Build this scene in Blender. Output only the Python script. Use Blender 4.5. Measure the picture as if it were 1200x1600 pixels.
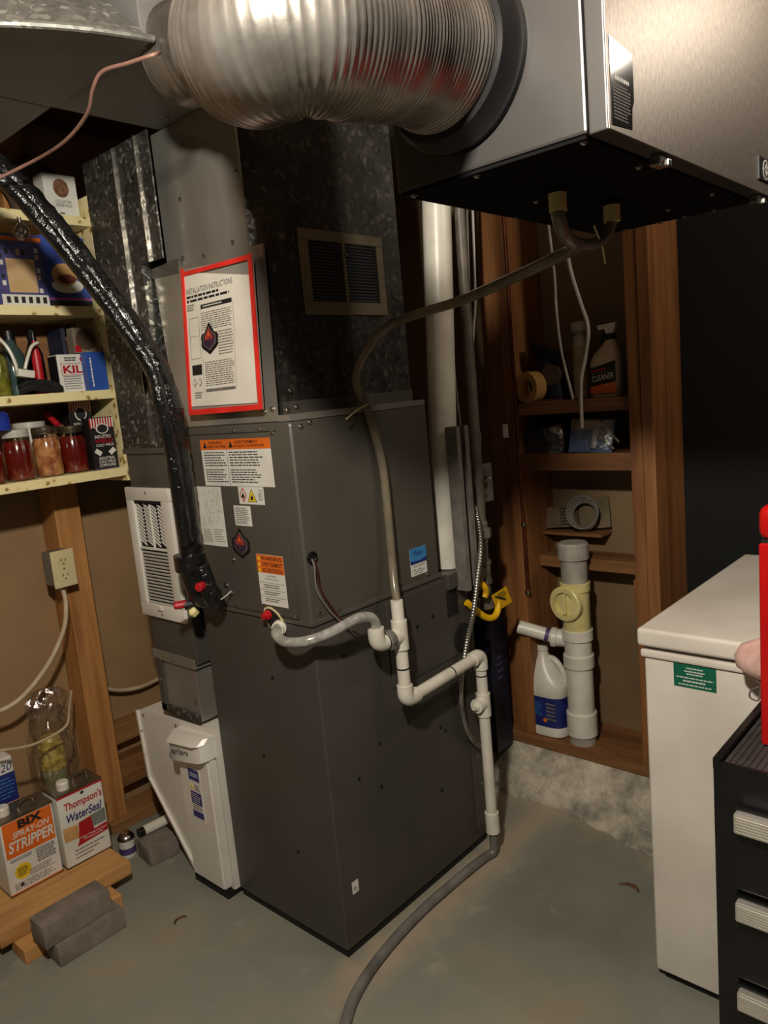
import bpy, bmesh, math, random
from mathutils import Vector, Matrix
random.seed(7)
PI = math.pi
C = bpy.context.scene.collection
for o in list(bpy.data.objects): bpy.data.objects.remove(o)

# ------------------------------------------------------------------ camera, world, lights, exposure
def make_camera():
    yaw, pitch, roll, f = math.radians(42.6), math.radians(9.07), math.radians(-5.30), 1185.0
    fw = Vector((math.cos(yaw)*math.cos(pitch), math.sin(yaw)*math.cos(pitch), -math.sin(pitch)))
    r = Vector((math.sin(yaw), -math.cos(yaw), 0)); u = r.cross(fw)
    r2 = math.cos(roll)*r + math.sin(roll)*u; u2 = -math.sin(roll)*r + math.cos(roll)*u
    cam = bpy.data.cameras.new('camera'); o = bpy.data.objects.new('camera', cam); C.objects.link(o)
    cam.sensor_fit = 'VERTICAL'; cam.sensor_height = 24.0; cam.lens = 24.0*f/1600.0
    cam.clip_start = 0.02
    m = Matrix((r2, u2, -fw)).transposed().to_4x4(); m.translation = (0, 0, 1.45)
    o.matrix_world = m
    bpy.context.scene.camera = o
make_camera()
w = bpy.data.worlds.new('world'); bpy.context.scene.world = w; w.use_nodes = True
w.node_tree.nodes['Background'].inputs[0].default_value = (1.0, 0.96, 0.9, 1)
w.node_tree.nodes['Background'].inputs[1].default_value = 0.024
def point(name, loc, watts, col, r):
    l = bpy.data.lights.new(name, 'POINT'); l.energy = watts; l.color = col; l.shadow_soft_size = r
    o = bpy.data.objects.new(name, l); C.objects.link(o); o.location = loc
point('ceiling_bulb', (0.14, 0.38, 2.11), 120, (1.0, 0.93, 0.82), 0.045)
point('second_ceiling_bulb', (1.97, -0.03, 2.25), 15, (1.0, 0.89, 0.74), 0.045)
vs = bpy.context.scene.view_settings
vs.view_transform = 'Standard'; vs.look = 'None'; vs.gamma = 1.0; vs.use_curve_mapping = False
vs.exposure = 0.0

# ------------------------------------------------------------------ materials
MATS = {}
def srgb(c):
    return tuple(((x/255)/12.92 if x/255 <= 0.04045 else ((x/255+0.055)/1.055)**2.4) for x in c)
def base(name, rough, metal):
    m = bpy.data.materials.new(name); m.use_nodes = True
    nt = m.node_tree; b = nt.nodes['Principled BSDF']
    b.inputs['Roughness'].default_value = rough; b.inputs['Metallic'].default_value = metal
    return m, nt, b
def coords(nt, scale=(1, 1, 1)):
    tc = nt.nodes.new('ShaderNodeTexCoord'); mp = nt.nodes.new('ShaderNodeMapping')
    mp.inputs['Scale'].default_value = scale
    nt.links.new(tc.outputs['Object'], mp.inputs['Vector'])
    return mp.outputs['Vector']
def ramp(nt, fac, stops):
    r = nt.nodes.new('ShaderNodeValToRGB'); e = r.color_ramp.elements
    while len(e) < len(stops): e.new(0.5)
    for el, (p, c) in zip(e, stops):
        el.position = p; el.color = (*c, 1)
    nt.links.new(fac, r.inputs['Fac']); return r.outputs['Color']
def noise(nt, vec, scale, detail=4, rough=0.55):
    n = nt.nodes.new('ShaderNodeTexNoise'); n.inputs['Scale'].default_value = scale
    n.inputs['Detail'].default_value = detail; n.inputs['Roughness'].default_value = rough
    nt.links.new(vec, n.inputs['Vector']); return n.outputs['Fac']
def bump(nt, b, h, strength, dist=0.002):
    bp = nt.nodes.new('ShaderNodeBump'); bp.inputs['Strength'].default_value = strength
    bp.inputs['Distance'].default_value = dist
    nt.links.new(h, bp.inputs['Height']); nt.links.new(bp.outputs['Normal'], b.inputs['Normal'])
def M(name, c1, c2=None, rough=0.5, metal=0.0, scale=6.0, stretch=(1, 1, 1), bmp=0.0, bscale=None, coat=0.0, lo=0.35, hi=0.65, detail=4, bd=0.002):
    if name in MATS: return MATS[name]
    m, nt, b = base(name, rough, metal)
    c1 = srgb(c1); c2 = srgb(c2) if c2 else tuple(x*0.86 for x in c1)
    v = coords(nt, stretch); n = noise(nt, v, scale, detail)
    nt.links.new(ramp(nt, n, [(lo, c2), (hi, c1)]), b.inputs['Base Color'])
    if bmp: bump(nt, b, noise(nt, v, bscale or scale*4, 5), bmp, bd)
    if coat: b.inputs['Coat Weight'].default_value = coat; b.inputs['Coat Roughness'].default_value = 0.08
    MATS[name] = m; return m
def wood(name, c1, c2, axis='z', rough=0.6):
    s = {'x': (1.2, 14, 14), 'y': (14, 1.2, 14), 'z': (14, 14, 1.2)}[axis]
    m, nt, b = base(name, rough, 0); v = coords(nt, s)
    n = noise(nt, v, 3.0, 8, 0.7)
    v2 = coords(nt, tuple(0.35*q for q in s)); k = noise(nt, v2, 2.2, 2)
    mx = nt.nodes.new('ShaderNodeMix'); mx.data_type = 'RGBA'; mx.blend_type = 'MULTIPLY'; mx.inputs['Factor'].default_value = 0.8
    nt.links.new(ramp(nt, n, [(0.3, srgb(c2)), (0.7, srgb(c1))]), mx.inputs['A'])
    nt.links.new(ramp(nt, k, [(0.34, (0.55, 0.45, 0.38)), (0.48, (1, 1, 1))]), mx.inputs['B'])
    nt.links.new(mx.outputs['Result'], b.inputs['Base Color'])
    bump(nt, b, n, 0.35, 0.0015); MATS[name] = m; return m
def galv(name, dark, light, scale, rough, metal=0.85):
    m, nt, b = base(name, rough, metal); v = coords(nt)
    d = noise(nt, v, 14, 3)
    vo = nt.nodes.new('ShaderNodeTexVoronoi'); vo.inputs['Scale'].default_value = scale
    ad = nt.nodes.new('ShaderNodeVectorMath'); ad.operation = 'ADD'
    sc = nt.nodes.new('ShaderNodeVectorMath'); sc.operation = 'SCALE'; sc.inputs['Scale'].default_value = 0.04
    n3 = nt.nodes.new('ShaderNodeTexNoise'); n3.inputs['Scale'].default_value = 22
    nt.links.new(v, n3.inputs['Vector']); nt.links.new(n3.outputs['Color'], sc.inputs[0])
    nt.links.new(v, ad.inputs[0]); nt.links.new(sc.outputs[0], ad.inputs[1])
    nt.links.new(ad.outputs[0], vo.inputs['Vector'])
    sp = nt.nodes.new('ShaderNodeSeparateColor'); nt.links.new(vo.outputs['Color'], sp.inputs[0])
    col = ramp(nt, sp.outputs[0], [(0.0, srgb(dark)), (0.85, srgb(tuple((3*a+b2)//4 for a, b2 in zip(dark, light)))), (1.0, srgb(light))])
    mx = nt.nodes.new('ShaderNodeMix'); mx.data_type = 'RGBA'; mx.blend_type = 'MULTIPLY'; mx.inputs['Factor'].default_value = 0.7
    nt.links.new(col, mx.inputs['A']); nt.links.new(ramp(nt, d, [(0.3, (0.45, 0.45, 0.45)), (0.7, (1, 1, 1))]), mx.inputs['B'])
    nt.links.new(mx.outputs['Result'], b.inputs['Base Color'])
    mr = nt.nodes.new('ShaderNodeMapRange'); mr.inputs['To Min'].default_value = rough*0.65; mr.inputs['To Max'].default_value = min(1, rough*1.3)
    nt.links.new(sp.outputs[1], mr.inputs['Value']); nt.links.new(mr.outputs[0], b.inputs['Roughness'])
    bump(nt, b, sp.outputs[2], 0.12, 0.001)
    MATS[name] = m; return m
def thin(name, tint, gloss, rough=0.05, bmp=0.0, bscale=30):
    m = bpy.data.materials.new(name); m.use_nodes = True; nt = m.node_tree; nt.nodes.clear()
    out = nt.nodes.new('ShaderNodeOutputMaterial'); mx = nt.nodes.new('ShaderNodeMixShader')
    t = nt.nodes.new('ShaderNodeBsdfTransparent'); t.inputs[0].default_value = (*tint, 1)
    g = nt.nodes.new('ShaderNodeBsdfGlossy'); g.inputs['Roughness'].default_value = rough
    mx.inputs[0].default_value = gloss
    nt.links.new(t.outputs[0], mx.inputs[1]); nt.links.new(g.outputs[0], mx.inputs[2]); nt.links.new(mx.outputs[0], out.inputs[0])
    if bmp:
        bp = nt.nodes.new('ShaderNodeBump'); bp.inputs['Strength'].default_value = bmp; bp.inputs['Distance'].default_value = 0.006
        nt.links.new(noise(nt, coords(nt), bscale, 5), bp.inputs['Height']); nt.links.new(bp.outputs[0], g.inputs['Normal'])
    MATS[name] = m; return m

furnace_grey = M('furnace_grey', (92, 88, 80), (84, 80, 73), 0.42, 0.25, 3)
furnace_lower = M('furnace_lower_grey', (80, 76, 71), (73, 69, 65), 0.45, 0.25, 3)
black_m = M('black_plastic', (18, 18, 19), (12, 12, 13), 0.4, 0, 8)
black_matte = M('black_matte', (12, 12, 12), (8, 8, 8), 0.8, 0, 8)
white_pvc = M('white_plastic_pipe', (226, 222, 208), (205, 200, 184), 0.35, 0, 9)
grey_pvc = M('grey_plastic_pipe', (176, 170, 158), (146, 140, 128), 0.38, 0, 14)
cream_pvc = M('cream_plastic', (226, 214, 150), (205, 190, 122), 0.35, 0, 12)
white_paint = M('white_enamel', (226, 222, 212), (212, 207, 196), 0.3, 0, 4)
freezer_white = M('freezer_white', (222, 216, 204), (206, 199, 187), 0.32, 0, 5, bmp=0.03, bscale=240)
red_paint = M('red_enamel', (190, 16, 14), (160, 10, 10), 0.3, 0, 4, coat=0.3)
red_trim = M('red_vinyl', (232, 54, 44), (205, 36, 30), 0.35, 0, 12)
paper = M('paper', (226, 220, 206), (212, 205, 190), 0.6, 0, 7)
label_white = M('label_white', (222, 220, 210), (208, 205, 194), 0.45, 0, 9)
ink = M('print_black', (30, 28, 27), (22, 20, 20), 0.6, 0, 20)
ink_grey = M('print_grey', (120, 116, 108), (96, 92, 86), 0.6, 0, 30)
orange = M('label_orange', (226, 112, 34), (208, 96, 26), 0.45, 0, 9)
yellow = M('label_yellow', (238, 206, 44), (220, 184, 32), 0.45, 0, 9)
blue_l = M('label_blue', (38, 48, 120), (26, 34, 96), 0.4, 0, 9)
sky_l = M('label_sky_blue', (62, 134, 190), (50, 116, 172), 0.4, 0, 9)
red_l = M('label_red', (186, 26, 36), (160, 18, 28), 0.4, 0, 9)
green_l = M('label_green', (18, 104, 78), (12, 90, 66), 0.4, 0, 9)
purple_l = M('print_purple', (84, 66, 112), (70, 52, 96), 0.5, 0, 9)
tan_l = M('print_tan', (206, 166, 112), (180, 138, 84), 0.5, 0, 14)
zinc = M('zinc_screw', (205, 200, 190), (170, 166, 158), 0.25, 1.0, 20)
steel = M('plain_steel', (176, 171, 160), (142, 138, 129), 0.33, 0.6, 3.5, (1, 1, 0.35), bmp=0.05, bscale=12)
steel_dark = M('dull_steel', (104, 101, 94), (82, 79, 73), 0.45, 0.45, 4, bmp=0.04, bscale=20)
brushed = M('stainless_panel', (142, 133, 124), (122, 114, 106), 0.46, 0.75, 160, (1, 1, 0.5), detail=2)
hrv_grey = M('unit_grey_paint', (66, 64, 62), (61, 59, 57), 0.4, 0.35, 4)
hrv_under = M('unit_black_base', (17, 17, 17), (13, 13, 13), 0.9, 0.0, 4)
hrv_under.node_tree.nodes['Principled BSDF'].inputs['Specular IOR Level'].default_value = 0.1
foil = M('foil_duct', (178, 172, 163), (128, 123, 115), 0.3, 0.85, 11, bmp=0.2, bscale=45)
galvanised = galv('galvanised_spangle', (74, 74, 71), (186, 184, 176), 110, 0.42, 0.7)
galv_bright = galv('galvanised_bright', (140, 140, 133), (214, 211, 200), 85, 0.45, 0.6)
galv_dull = galv('galvanised_dull', (62, 60, 56), (108, 104, 97), 85, 0.55, 0.6)
trunk_m = M('trunk_sheet', (132, 130, 126), (118, 116, 112), 0.5, 0.2, 2)
vinyl_black = M('black_tape_wrap', (24, 24, 24), (14, 14, 14), 0.2, 0, 20, bmp=1.0, bscale=22, coat=0.3, bd=0.014)
iron = M('black_iron', (112, 104, 94), (84, 77, 68), 0.5, 0.15, 14, bmp=0.1)
tube_clear = M('clear_tubing', (128, 118, 98), (98, 90, 74), 0.25, 0, 10, coat=0.3)
tube_grey = M('grey_tubing', (120, 118, 112), (92, 90, 86), 0.3, 0, 14)
tube_braid = M('braided_tubing', (176, 174, 166), (132, 130, 124), 0.2, 0, 34, coat=0.4)
gas_yellow = M('gas_yellow', (236, 190, 24), (214, 160, 14), 0.4, 0, 10)
brass = M('brass', (176, 140, 60), (140, 106, 40), 0.3, 0.9, 14)
copper = M('copper_pipe', (120, 62, 38), (86, 42, 26), 0.4, 0.7, 12)
pink_wire = M('pink_wire', (138, 104, 90), (112, 80, 70), 0.5, 0, 12)
romex = M('cream_cable', (196, 178, 146), (170, 150, 118), 0.45, 0, 12)
romex_w = M('white_cable', (190, 186, 176), (160, 155, 146), 0.45, 0, 12)
ivory = M('ivory_plate', (216, 204, 158), (202, 188, 140), 0.35, 0, 8)
box_grey = M('steel_box', (138, 134, 126), (112, 108, 101), 0.45, 0.3, 16)
wood_z = wood('stud_wood', (196, 140, 80), (158, 106, 56), 'z')
wood_shaded = wood('alcove_shaded_wood', (150, 100, 54), (112, 70, 36), 'z')  # darker copy of stud wood, ventilation unit's shadow put into the colour
wood_y = wood('plate_wood', (142, 98, 56), (102, 66, 36), 'y')
wood_x = wood('board_wood', (160, 116, 70), (116, 78, 42), 'x')
plank_m = wood('plank_wood', (206, 158, 98), (178, 128, 72), 'x')
brick_m = M('grey_brick', (134, 124, 112), (108, 100, 90), 0.9, 0, 16, bmp=0.5, bscale=90)
panel_m = M('brown_panel', (156, 125, 88), (142, 112, 77), 0.6, 0, 2.5, bmp=0.05, bscale=120)
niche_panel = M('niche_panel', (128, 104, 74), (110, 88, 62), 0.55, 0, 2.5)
dark_wall = M('black_sheeting', (9, 9, 8), (4, 4, 4), 0.9, 0, 2.2, lo=0.45, hi=0.8)
ceil_m = wood('ceiling_wood', (120, 86, 52), (84, 58, 34), 'x')
contact = None
def make_contact():
    m, nt, b = base('contact_paper', 0.4, 0); v = coords(nt)
    vo = nt.nodes.new('ShaderNodeTexVoronoi'); vo.inputs['Scale'].default_value = 34
    nt.links.new(v, vo.inputs['Vector'])
    n = noise(nt, v, 90, 3); ma = nt.nodes.new('ShaderNodeMath'); ma.operation = 'MULTIPLY_ADD'; ma.inputs[1].default_value = 0.5
    nt.links.new(n, ma.inputs[0]); nt.links.new(vo.outputs['Distance'], ma.inputs[2])
    nt.links.new(ramp(nt, ma.outputs[0], [(0.44, srgb((150, 118, 62))), (0.53, srgb((226, 210, 152))), (0.8, srgb((232, 218, 164)))]), b.inputs['Base Color'])
    return m
contact = make_contact()
def make_floor():
    m, nt, b = base('painted_concrete_floor', 0.5, 0); v = coords(nt)
    n1 = noise(nt, v, 1.7, 5, 0.6); n2 = noise(nt, v, 9, 6, 0.65)
    c = ramp(nt, n1, [(0.34, srgb((116, 118, 106))), (0.5, srgb((128, 130, 118))), (0.66, srgb((142, 136, 118)))])
    mx = nt.nodes.new('ShaderNodeMix'); mx.data_type = 'RGBA'; nt.links.new(c, mx.inputs['A'])
    mx.inputs['B'].default_value = (*srgb((176, 168, 150)), 1)
    mr = nt.nodes.new('ShaderNodeMapRange'); mr.inputs['From Min'].default_value = 0.60; mr.inputs['From Max'].default_value = 0.72; mr.inputs['To Max'].default_value = 0.4
    nt.links.new(n2, mr.inputs['Value']); nt.links.new(mr.outputs[0], mx.inputs['Factor'])
    # bare worn strip beside the furnace and along the curb
    sx = nt.nodes.new('ShaderNodeSeparateXYZ'); nt.links.new(v, sx.inputs[0])
    def mr_(src, a, b_, lo, hi):
        q = nt.nodes.new('ShaderNodeMapRange'); q.inputs['From Min'].default_value = a; q.inputs['From Max'].default_value = b_
        q.inputs['To Min'].default_value = lo; q.inputs['To Max'].default_value = hi; nt.links.new(src, q.inputs['Value']); return q.outputs[0]
    def mth(op, a, b_):
        q = nt.nodes.new('ShaderNodeMath'); q.operation = op
        for k, z in enumerate((a, b_)):
            if isinstance(z, (int, float)): q.inputs[k].default_value = z
            else: nt.links.new(z, q.inputs[k])
        return q.outputs[0]
    dist = mth('ABSOLUTE', mth('SUBTRACT', mth('ADD', sx.outputs[1], mth('MULTIPLY', n2, 0.16)), 1.36), 0)
    band = mth('MULTIPLY', mr_(dist, 0.02, 0.09, 0.75, 0), mr_(sx.outputs[0], 0.95, 1.15, 0, 1))
    edge = mr_(mth('ADD', sx.outputs[0], mth('MULTIPLY', n2, 0.35)), 2.12, 2.24, 0, 0.6)
    wear = mth('MAXIMUM', band, edge)
    mxw = nt.nodes.new('ShaderNodeMix'); mxw.data_type = 'RGBA'; nt.links.new(mx.outputs['Result'], mxw.inputs['A'])
    mxw.inputs['B'].default_value = (*srgb((166, 150, 128)), 1); nt.links.new(wear, mxw.inputs['Factor']); mx = mxw
    # small dark scuffs
    n3 = noise(nt, v, 5.5, 7, 0.75); mx2 = nt.nodes.new('ShaderNodeMix'); mx2.data_type = 'RGBA'
    nt.links.new(mx.outputs['Result'], mx2.inputs['A']); mx2.inputs['B'].default_value = (*srgb((86, 66, 48)), 1)
    mr2 = nt.nodes.new('ShaderNodeMapRange'); mr2.inputs['From Min'].default_value = 0.70; mr2.inputs['From Max'].default_value = 0.76; mr2.inputs['To Max'].default_value = 0.6
    nt.links.new(n3, mr2.inputs['Value']); nt.links.new(mr2.outputs[0], mx2.inputs['Factor'])
    nt.links.new(mx2.outputs['Result'], b.inputs['Base Color'])
    mr3 = nt.nodes.new('ShaderNodeMapRange'); mr3.inputs['To Min'].default_value = 0.35; mr3.inputs['To Max'].default_value = 0.65
    nt.links.new(n2, mr3.inputs['Value']); nt.links.new(mr3.outputs[0], b.inputs['Roughness'])
    bump(nt, b, n2, 0.12, 0.002); return m
def make_curb():
    m, nt, b = base('worn_concrete', 0.85, 0); v = coords(nt)
    n1 = noise(nt, v, 7, 8, 0.7)
    c = ramp(nt, n1, [(0.38, srgb((116, 116, 104))), (0.5, srgb((168, 160, 142))), (0.62, srgb((206, 196, 176)))])
    nt.links.new(c, b.inputs['Base Color']); bump(nt, b, n1, 0.7, 0.01); return m

# ------------------------------------------------------------------ mesh helpers (all shapes are given in room coordinates, metres)
ROOT = {}
class Frame:
    def __init__(s, o, u, v):
        s.o = Vector(o); s.u = Vector(u).normalized(); s.v = Vector(v).normalized(); s.n = s.u.cross(s.v)
    def pt(s, a, b, c=0): return s.o + s.u*a + s.v*b + s.n*c
def FX(X, yl, zb): return Frame((X, yl, zb), (0, -1, 0), (0, 0, 1))     # a face looking towards -X
def FY(Y, xl, zb): return Frame((xl, Y, zb), (1, 0, 0), (0, 0, 1))      # a face looking towards -Y
WORLD = Frame((0, 0, 0), (1, 0, 0), (0, 1, 0))
def obj(name, bm, mat, parent=None, loc=None, smooth=False, label=None):
    me = bpy.data.meshes.new(name)
    if parent is not None: off = ROOT[parent]
    else: off = Vector(loc) if loc is not None else Vector((0, 0, 0))
    for v in bm.verts: v.co -= off
    bm.normal_update(); bm.to_mesh(me); bm.free()
    o = bpy.data.objects.new(name, me); C.objects.link(o)
    if mat: me.materials.append(mat)
    if parent is not None: o.parent = parent
    else: o.location = off
    ROOT[o] = off
    if smooth:
        for p in me.polygons: p.use_smooth = True
        if smooth != 'all':
            try: me.set_sharp_from_angle(angle=math.radians(35))
            except Exception: pass
    if label: o['label'] = label
    return o
def tag(o, label, cat, group=None):
    o['label'] = label; o['category'] = cat
    if group: o['group'] = group
    return o
def thing(name, label, cat, loc, group=None):
    o = bpy.data.objects.new(name, None); C.objects.link(o); o.location = loc; o.empty_display_size = 0.05
    ROOT[o] = Vector(loc); return tag(o, label, cat, group)
def struct(o): o['kind'] = 'structure'; return o
def new(): return bmesh.new()
def fbox(bm, F, a0, a1, b0, b1, c0, c1, bev=0, seg=2):
    vs_ = [bm.verts.new(F.pt(a, b, c)) for a in (a0, a1) for b in (b0, b1) for c in (c0, c1)]
    idx = [(0, 1, 3, 2), (4, 6, 7, 5), (0, 4, 5, 1), (2, 3, 7, 6), (0, 2, 6, 4), (1, 5, 7, 3)]
    fs = [bm.faces.new([vs_[i] for i in q]) for q in idx]
    bmesh.ops.recalc_face_normals(bm, faces=fs)
    if bev:
        es = list({e for f in fs for e in f.edges})
        bmesh.ops.bevel(bm, geom=es, offset=bev, segments=seg, affect='EDGES', profile=0.6)
    return bm
def wbox(x0, x1, y0, y1, z0, z1, bev=0, bm=None, seg=2):
    return fbox(bm or new(), WORLD, x0, x1, y0, y1, z0, z1, bev, seg)
def prism(bm, F, pts, c0, c1):
    lo = [bm.verts.new(F.pt(a, b, c0)) for a, b in pts]; hi = [bm.verts.new(F.pt(a, b, c1)) for a, b in pts]
    fs = [bm.faces.new(lo[::-1]), bm.faces.new(hi)]
    n = len(pts)
    for i in range(n): fs.append(bm.faces.new((lo[i], lo[(i+1) % n], hi[(i+1) % n], hi[i])))
    bmesh.ops.recalc_face_normals(bm, faces=fs); return bm
def hexa(bm, lo, hi):
    lo = [bm.verts.new(p) for p in lo]; hi = [bm.verts.new(p) for p in hi]; n = len(lo)
    fs = [bm.faces.new(lo[::-1]), bm.faces.new(hi)] + [bm.faces.new((lo[i], lo[(i+1) % n], hi[(i+1) % n], hi[i])) for i in range(n)]
    bmesh.ops.recalc_face_normals(bm, faces=fs); return bm
def axes(d):
    d = Vector(d).normalized(); t = Vector((0, 0, 1)) if abs(d.z) < 0.9 else Vector((1, 0, 0))
    u = t.cross(d).normalized(); return u, d.cross(u), d
def lathe(bm, o, d, prof, seg=24, cap=True):
    u, v, d = axes(d); o = Vector(o); rings = []
    for r, h in prof:
        rings.append([bm.verts.new(o + d*h + (u*math.cos(2*PI*i/seg) + v*math.sin(2*PI*i/seg))*max(r, 1e-5)) for i in range(seg)])
    fs = []
    for a, b in zip(rings, rings[1:]):
        for i in range(seg): fs.append(bm.faces.new((a[i], a[(i+1) % seg], b[(i+1) % seg], b[i])))
    if cap: fs.append(bm.faces.new(rings[0][::-1])); fs.append(bm.faces.new(rings[-1]))
    bmesh.ops.recalc_face_normals(bm, faces=fs); return bm
def cyl(bm, a, b, r, seg=20, r2=None):
    a = Vector(a); b = Vector(b); return lathe(bm, a, b-a, [(r, 0), (r2 or r, (b-a).length)], seg)
def smooth_path(pts, n=8):
    P = [Vector(p) for p in pts]; P = [2*P[0]-P[1]] + P + [2*P[-1]-P[-2]]; out = []
    for i in range(1, len(P)-2):
        for k in range(n):
            t = k/n; a, b, c, d = P[i-1], P[i], P[i+1], P[i+2]
            out.append(0.5*((2*b) + (c-a)*t + (2*a-5*b+4*c-d)*t*t + (3*b-a-3*c+d)*t**3))
    out.append(P[-2]); return out
def tube(bm, path, r, seg=12, rad=None, cap=True):
    P = [Vector(p) for p in path]; u = None; rings = []
    for i, p in enumerate(P):
        d = (P[min(i+1, len(P)-1)] - P[max(i-1, 0)]).normalized()
        if u is None: u = axes(d)[0]
        u = (u - d*u.dot(d)).normalized(); v = d.cross(u)
        rr = rad(i/(len(P)-1)) if rad else r
        rings.append([bm.verts.new(p + (u*math.cos(2*PI*k/seg) + v*math.sin(2*PI*k/seg))*rr) for k in range(seg)])
    fs = []
    for a, b in zip(rings, rings[1:]):
        for k in range(seg): fs.append(bm.faces.new((a[k], a[(k+1) % seg], b[(k+1) % seg], b[k])))
    if cap: fs.append(bm.faces.new(rings[0][::-1])); fs.append(bm.faces.new(rings[-1]))
    bmesh.ops.recalc_face_normals(bm, faces=fs); return bm
def resample(path, step):
    P = [Vector(p) for p in path]; out = [P[0]]; acc = 0.0; last = P[0]
    for q in P[1:]:
        while (q-last).length >= step:
            last = last + (q-last).normalized()*step; out.append(last.copy())
    return out
def loft(bm, F, secs, seg=28):
    # secs: (b, half width a, half depth c, exponent, centre a, centre c)
    rings = []
    for b, ha, hc, e, ca, cc in secs:
        ring = []
        for i in range(seg):
            t = 2*PI*i/seg; ct, st = math.cos(t), math.sin(t)
            ring.append(bm.verts.new(F.pt(ca + ha*math.copysign(abs(ct)**(2/e), ct), b, cc + hc*math.copysign(abs(st)**(2/e), st))))
        rings.append(ring)
    fs = []
    for a, b in zip(rings, rings[1:]):
        for i in range(seg): fs.append(bm.faces.new((a[i], a[(i+1) % seg], b[(i+1) % seg], b[i])))
    fs.append(bm.faces.new(rings[0][::-1])); fs.append(bm.faces.new(rings[-1]))
    bmesh.ops.recalc_face_normals(bm, faces=fs); return bm
def decal(name, F, a0, a1, b0, b1, mat, parent, c=0.0, t=0.0008, label=None, bev=0):
    return obj(name, fbox(new(), F, a0, a1, b0, b1, c, c+t, bev, 1), mat, parent, label=label)
def poly(name, F, pts, mat, parent, c=0.0, t=0.0008):
    return obj(name, prism(new(), F, pts, c, c+t), mat, parent)
def text(F, s, a0, a1, b0, b1, mat, parent, c=0.0009, name='lettering', shear=0.0, bold=0.0):
    cu = bpy.data.curves.new('t', 'FONT'); cu.body = s; cu.shear = shear; cu.offset = bold; cu.resolution_u = 3; cu.space_line = 0.9
    cu.align_x = 'CENTER'
    ob = bpy.data.objects.new('t', cu); me = bpy.data.meshes.new_from_object(ob)
    xs = [v.co.x for v in me.vertices]; ys = [v.co.y for v in me.vertices]
    if not xs: return None
    x0, x1, y0, y1 = min(xs), max(xs), min(ys), max(ys)
    bm = new(); bm.from_mesh(me)
    for v in bm.verts:
        v.co = F.pt(a0 + (v.co.x-x0)/(x1-x0)*(a1-a0), b0 + (v.co.y-y0)/(y1-y0)*(b1-b0), c)
    bpy.data.objects.remove(ob); bpy.data.curves.remove(cu); bpy.data.meshes.remove(me)
    return obj(name, bm, mat, parent)
def fineprint(F, a0, a1, b0, b1, rows, mat, parent, c=0.0009, fill=0.6, ragged=0.25, name='fine_print'):
    bm = new(); h = (b1-b0)/rows
    for i in range(rows):
        y = b1 - (i+0.5)*h; x = a0; end = a1 - random.random()*ragged*(a1-a0)
        while x < end:
            wd = min(end-x, (a1-a0)*random.uniform(0.05, 0.16))
            q = [bm.verts.new(F.pt(*p, c)) for p in ((x, y-h*fill/2), (x+wd, y-h*fill/2), (x+wd, y+h*fill/2), (x, y+h*fill/2))]
            bm.faces.new(q); x += wd + (a1-a0)*0.022
    return obj(name, bm, mat, parent)
_shared = {}
def shared(key, build, mat):
    if key not in _shared:
        bm = build(); me = bpy.data.meshes.new(key); bm.to_mesh(me); bm.free(); me.materials.append(mat); _shared[key] = me
    return _shared[key]
def inst(name, me, loc, d, parent):
    o = bpy.data.objects.new(name, me); C.objects.link(o); o.parent = parent
    u, v, d = axes(d); m = Matrix((u, v, d)).transposed().to_4x4(); m.translation = Vector(loc) - ROOT[parent]
    o.matrix_local = m; return o
def screw(loc, d, parent, r=0.0045):
    me = shared('screw', lambda: lathe(new(), (0, 0, 0), (0, 0, 1), [(1.5, 0), (1.5, 0.25), (1.0, 0.3), (0.9, 0.9), (0.2, 1.1)], 8), zinc)
    o = inst('screw', me, loc, d, parent); o.scale = (r, r, r); return o
def plug(loc, d, parent, r=0.006):
    me = shared('hole_plug', lambda: lathe(new(), (0, 0, 0), (0, 0, 1), [(1.0, 0), (1.0, 0.15), (0.7, 0.3)], 10), black_m)
    o = inst('hole_plug', me, loc, d, parent); o.scale = (r, r, r); return o
XN = (-1, 0, 0); YN = (0, -1, 0); ZN = (0, 0, -1)

# ------------------------------------------------------------------ the room
WY = 2.58      # left wall plane
WX = 2.42      # back wall plane
struct(obj('floor', wbox(-1.6, 2.6, -1.6, 2.9, -0.05, 0), make_floor()))
struct(obj('ceiling', wbox(-1.6, 2.6, -1.6, 2.9, 2.42, 2.5), ceil_m))
wall_left = struct(obj('wall_left', wbox(-1.6, 2.6, WY, WY+0.06, 0, 2.42), panel_m))
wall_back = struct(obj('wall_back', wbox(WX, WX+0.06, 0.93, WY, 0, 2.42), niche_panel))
struct(obj('wall_right', wbox(WX, WX+0.06, -1.6, 0.93, 0, 2.42), dark_wall))
# stud and boards of the left wall
obj('stud', wbox(1.093, 1.18, 2.47, WY, 0, 2.42, 0.003), wood_z, wall_left)
obj('stud', wbox(1.75, 1.84, 2.47, WY, 0, 2.42, 0.003), wood_z, wall_left)
obj('board', wbox(1.18, 1.75, 2.52, WY, 0.275, 0.345, 0.003), wood_x, wall_left)
obj('board', wbox(1.18, 1.75, 2.51, WY, 0.115, 0.215, 0.003), wood_x, wall_left)
obj('board', wbox(1.10, 1.75, 2.44, 2.56, 0.0, 0.04, 0.003), wood_x, wall_left)
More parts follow.
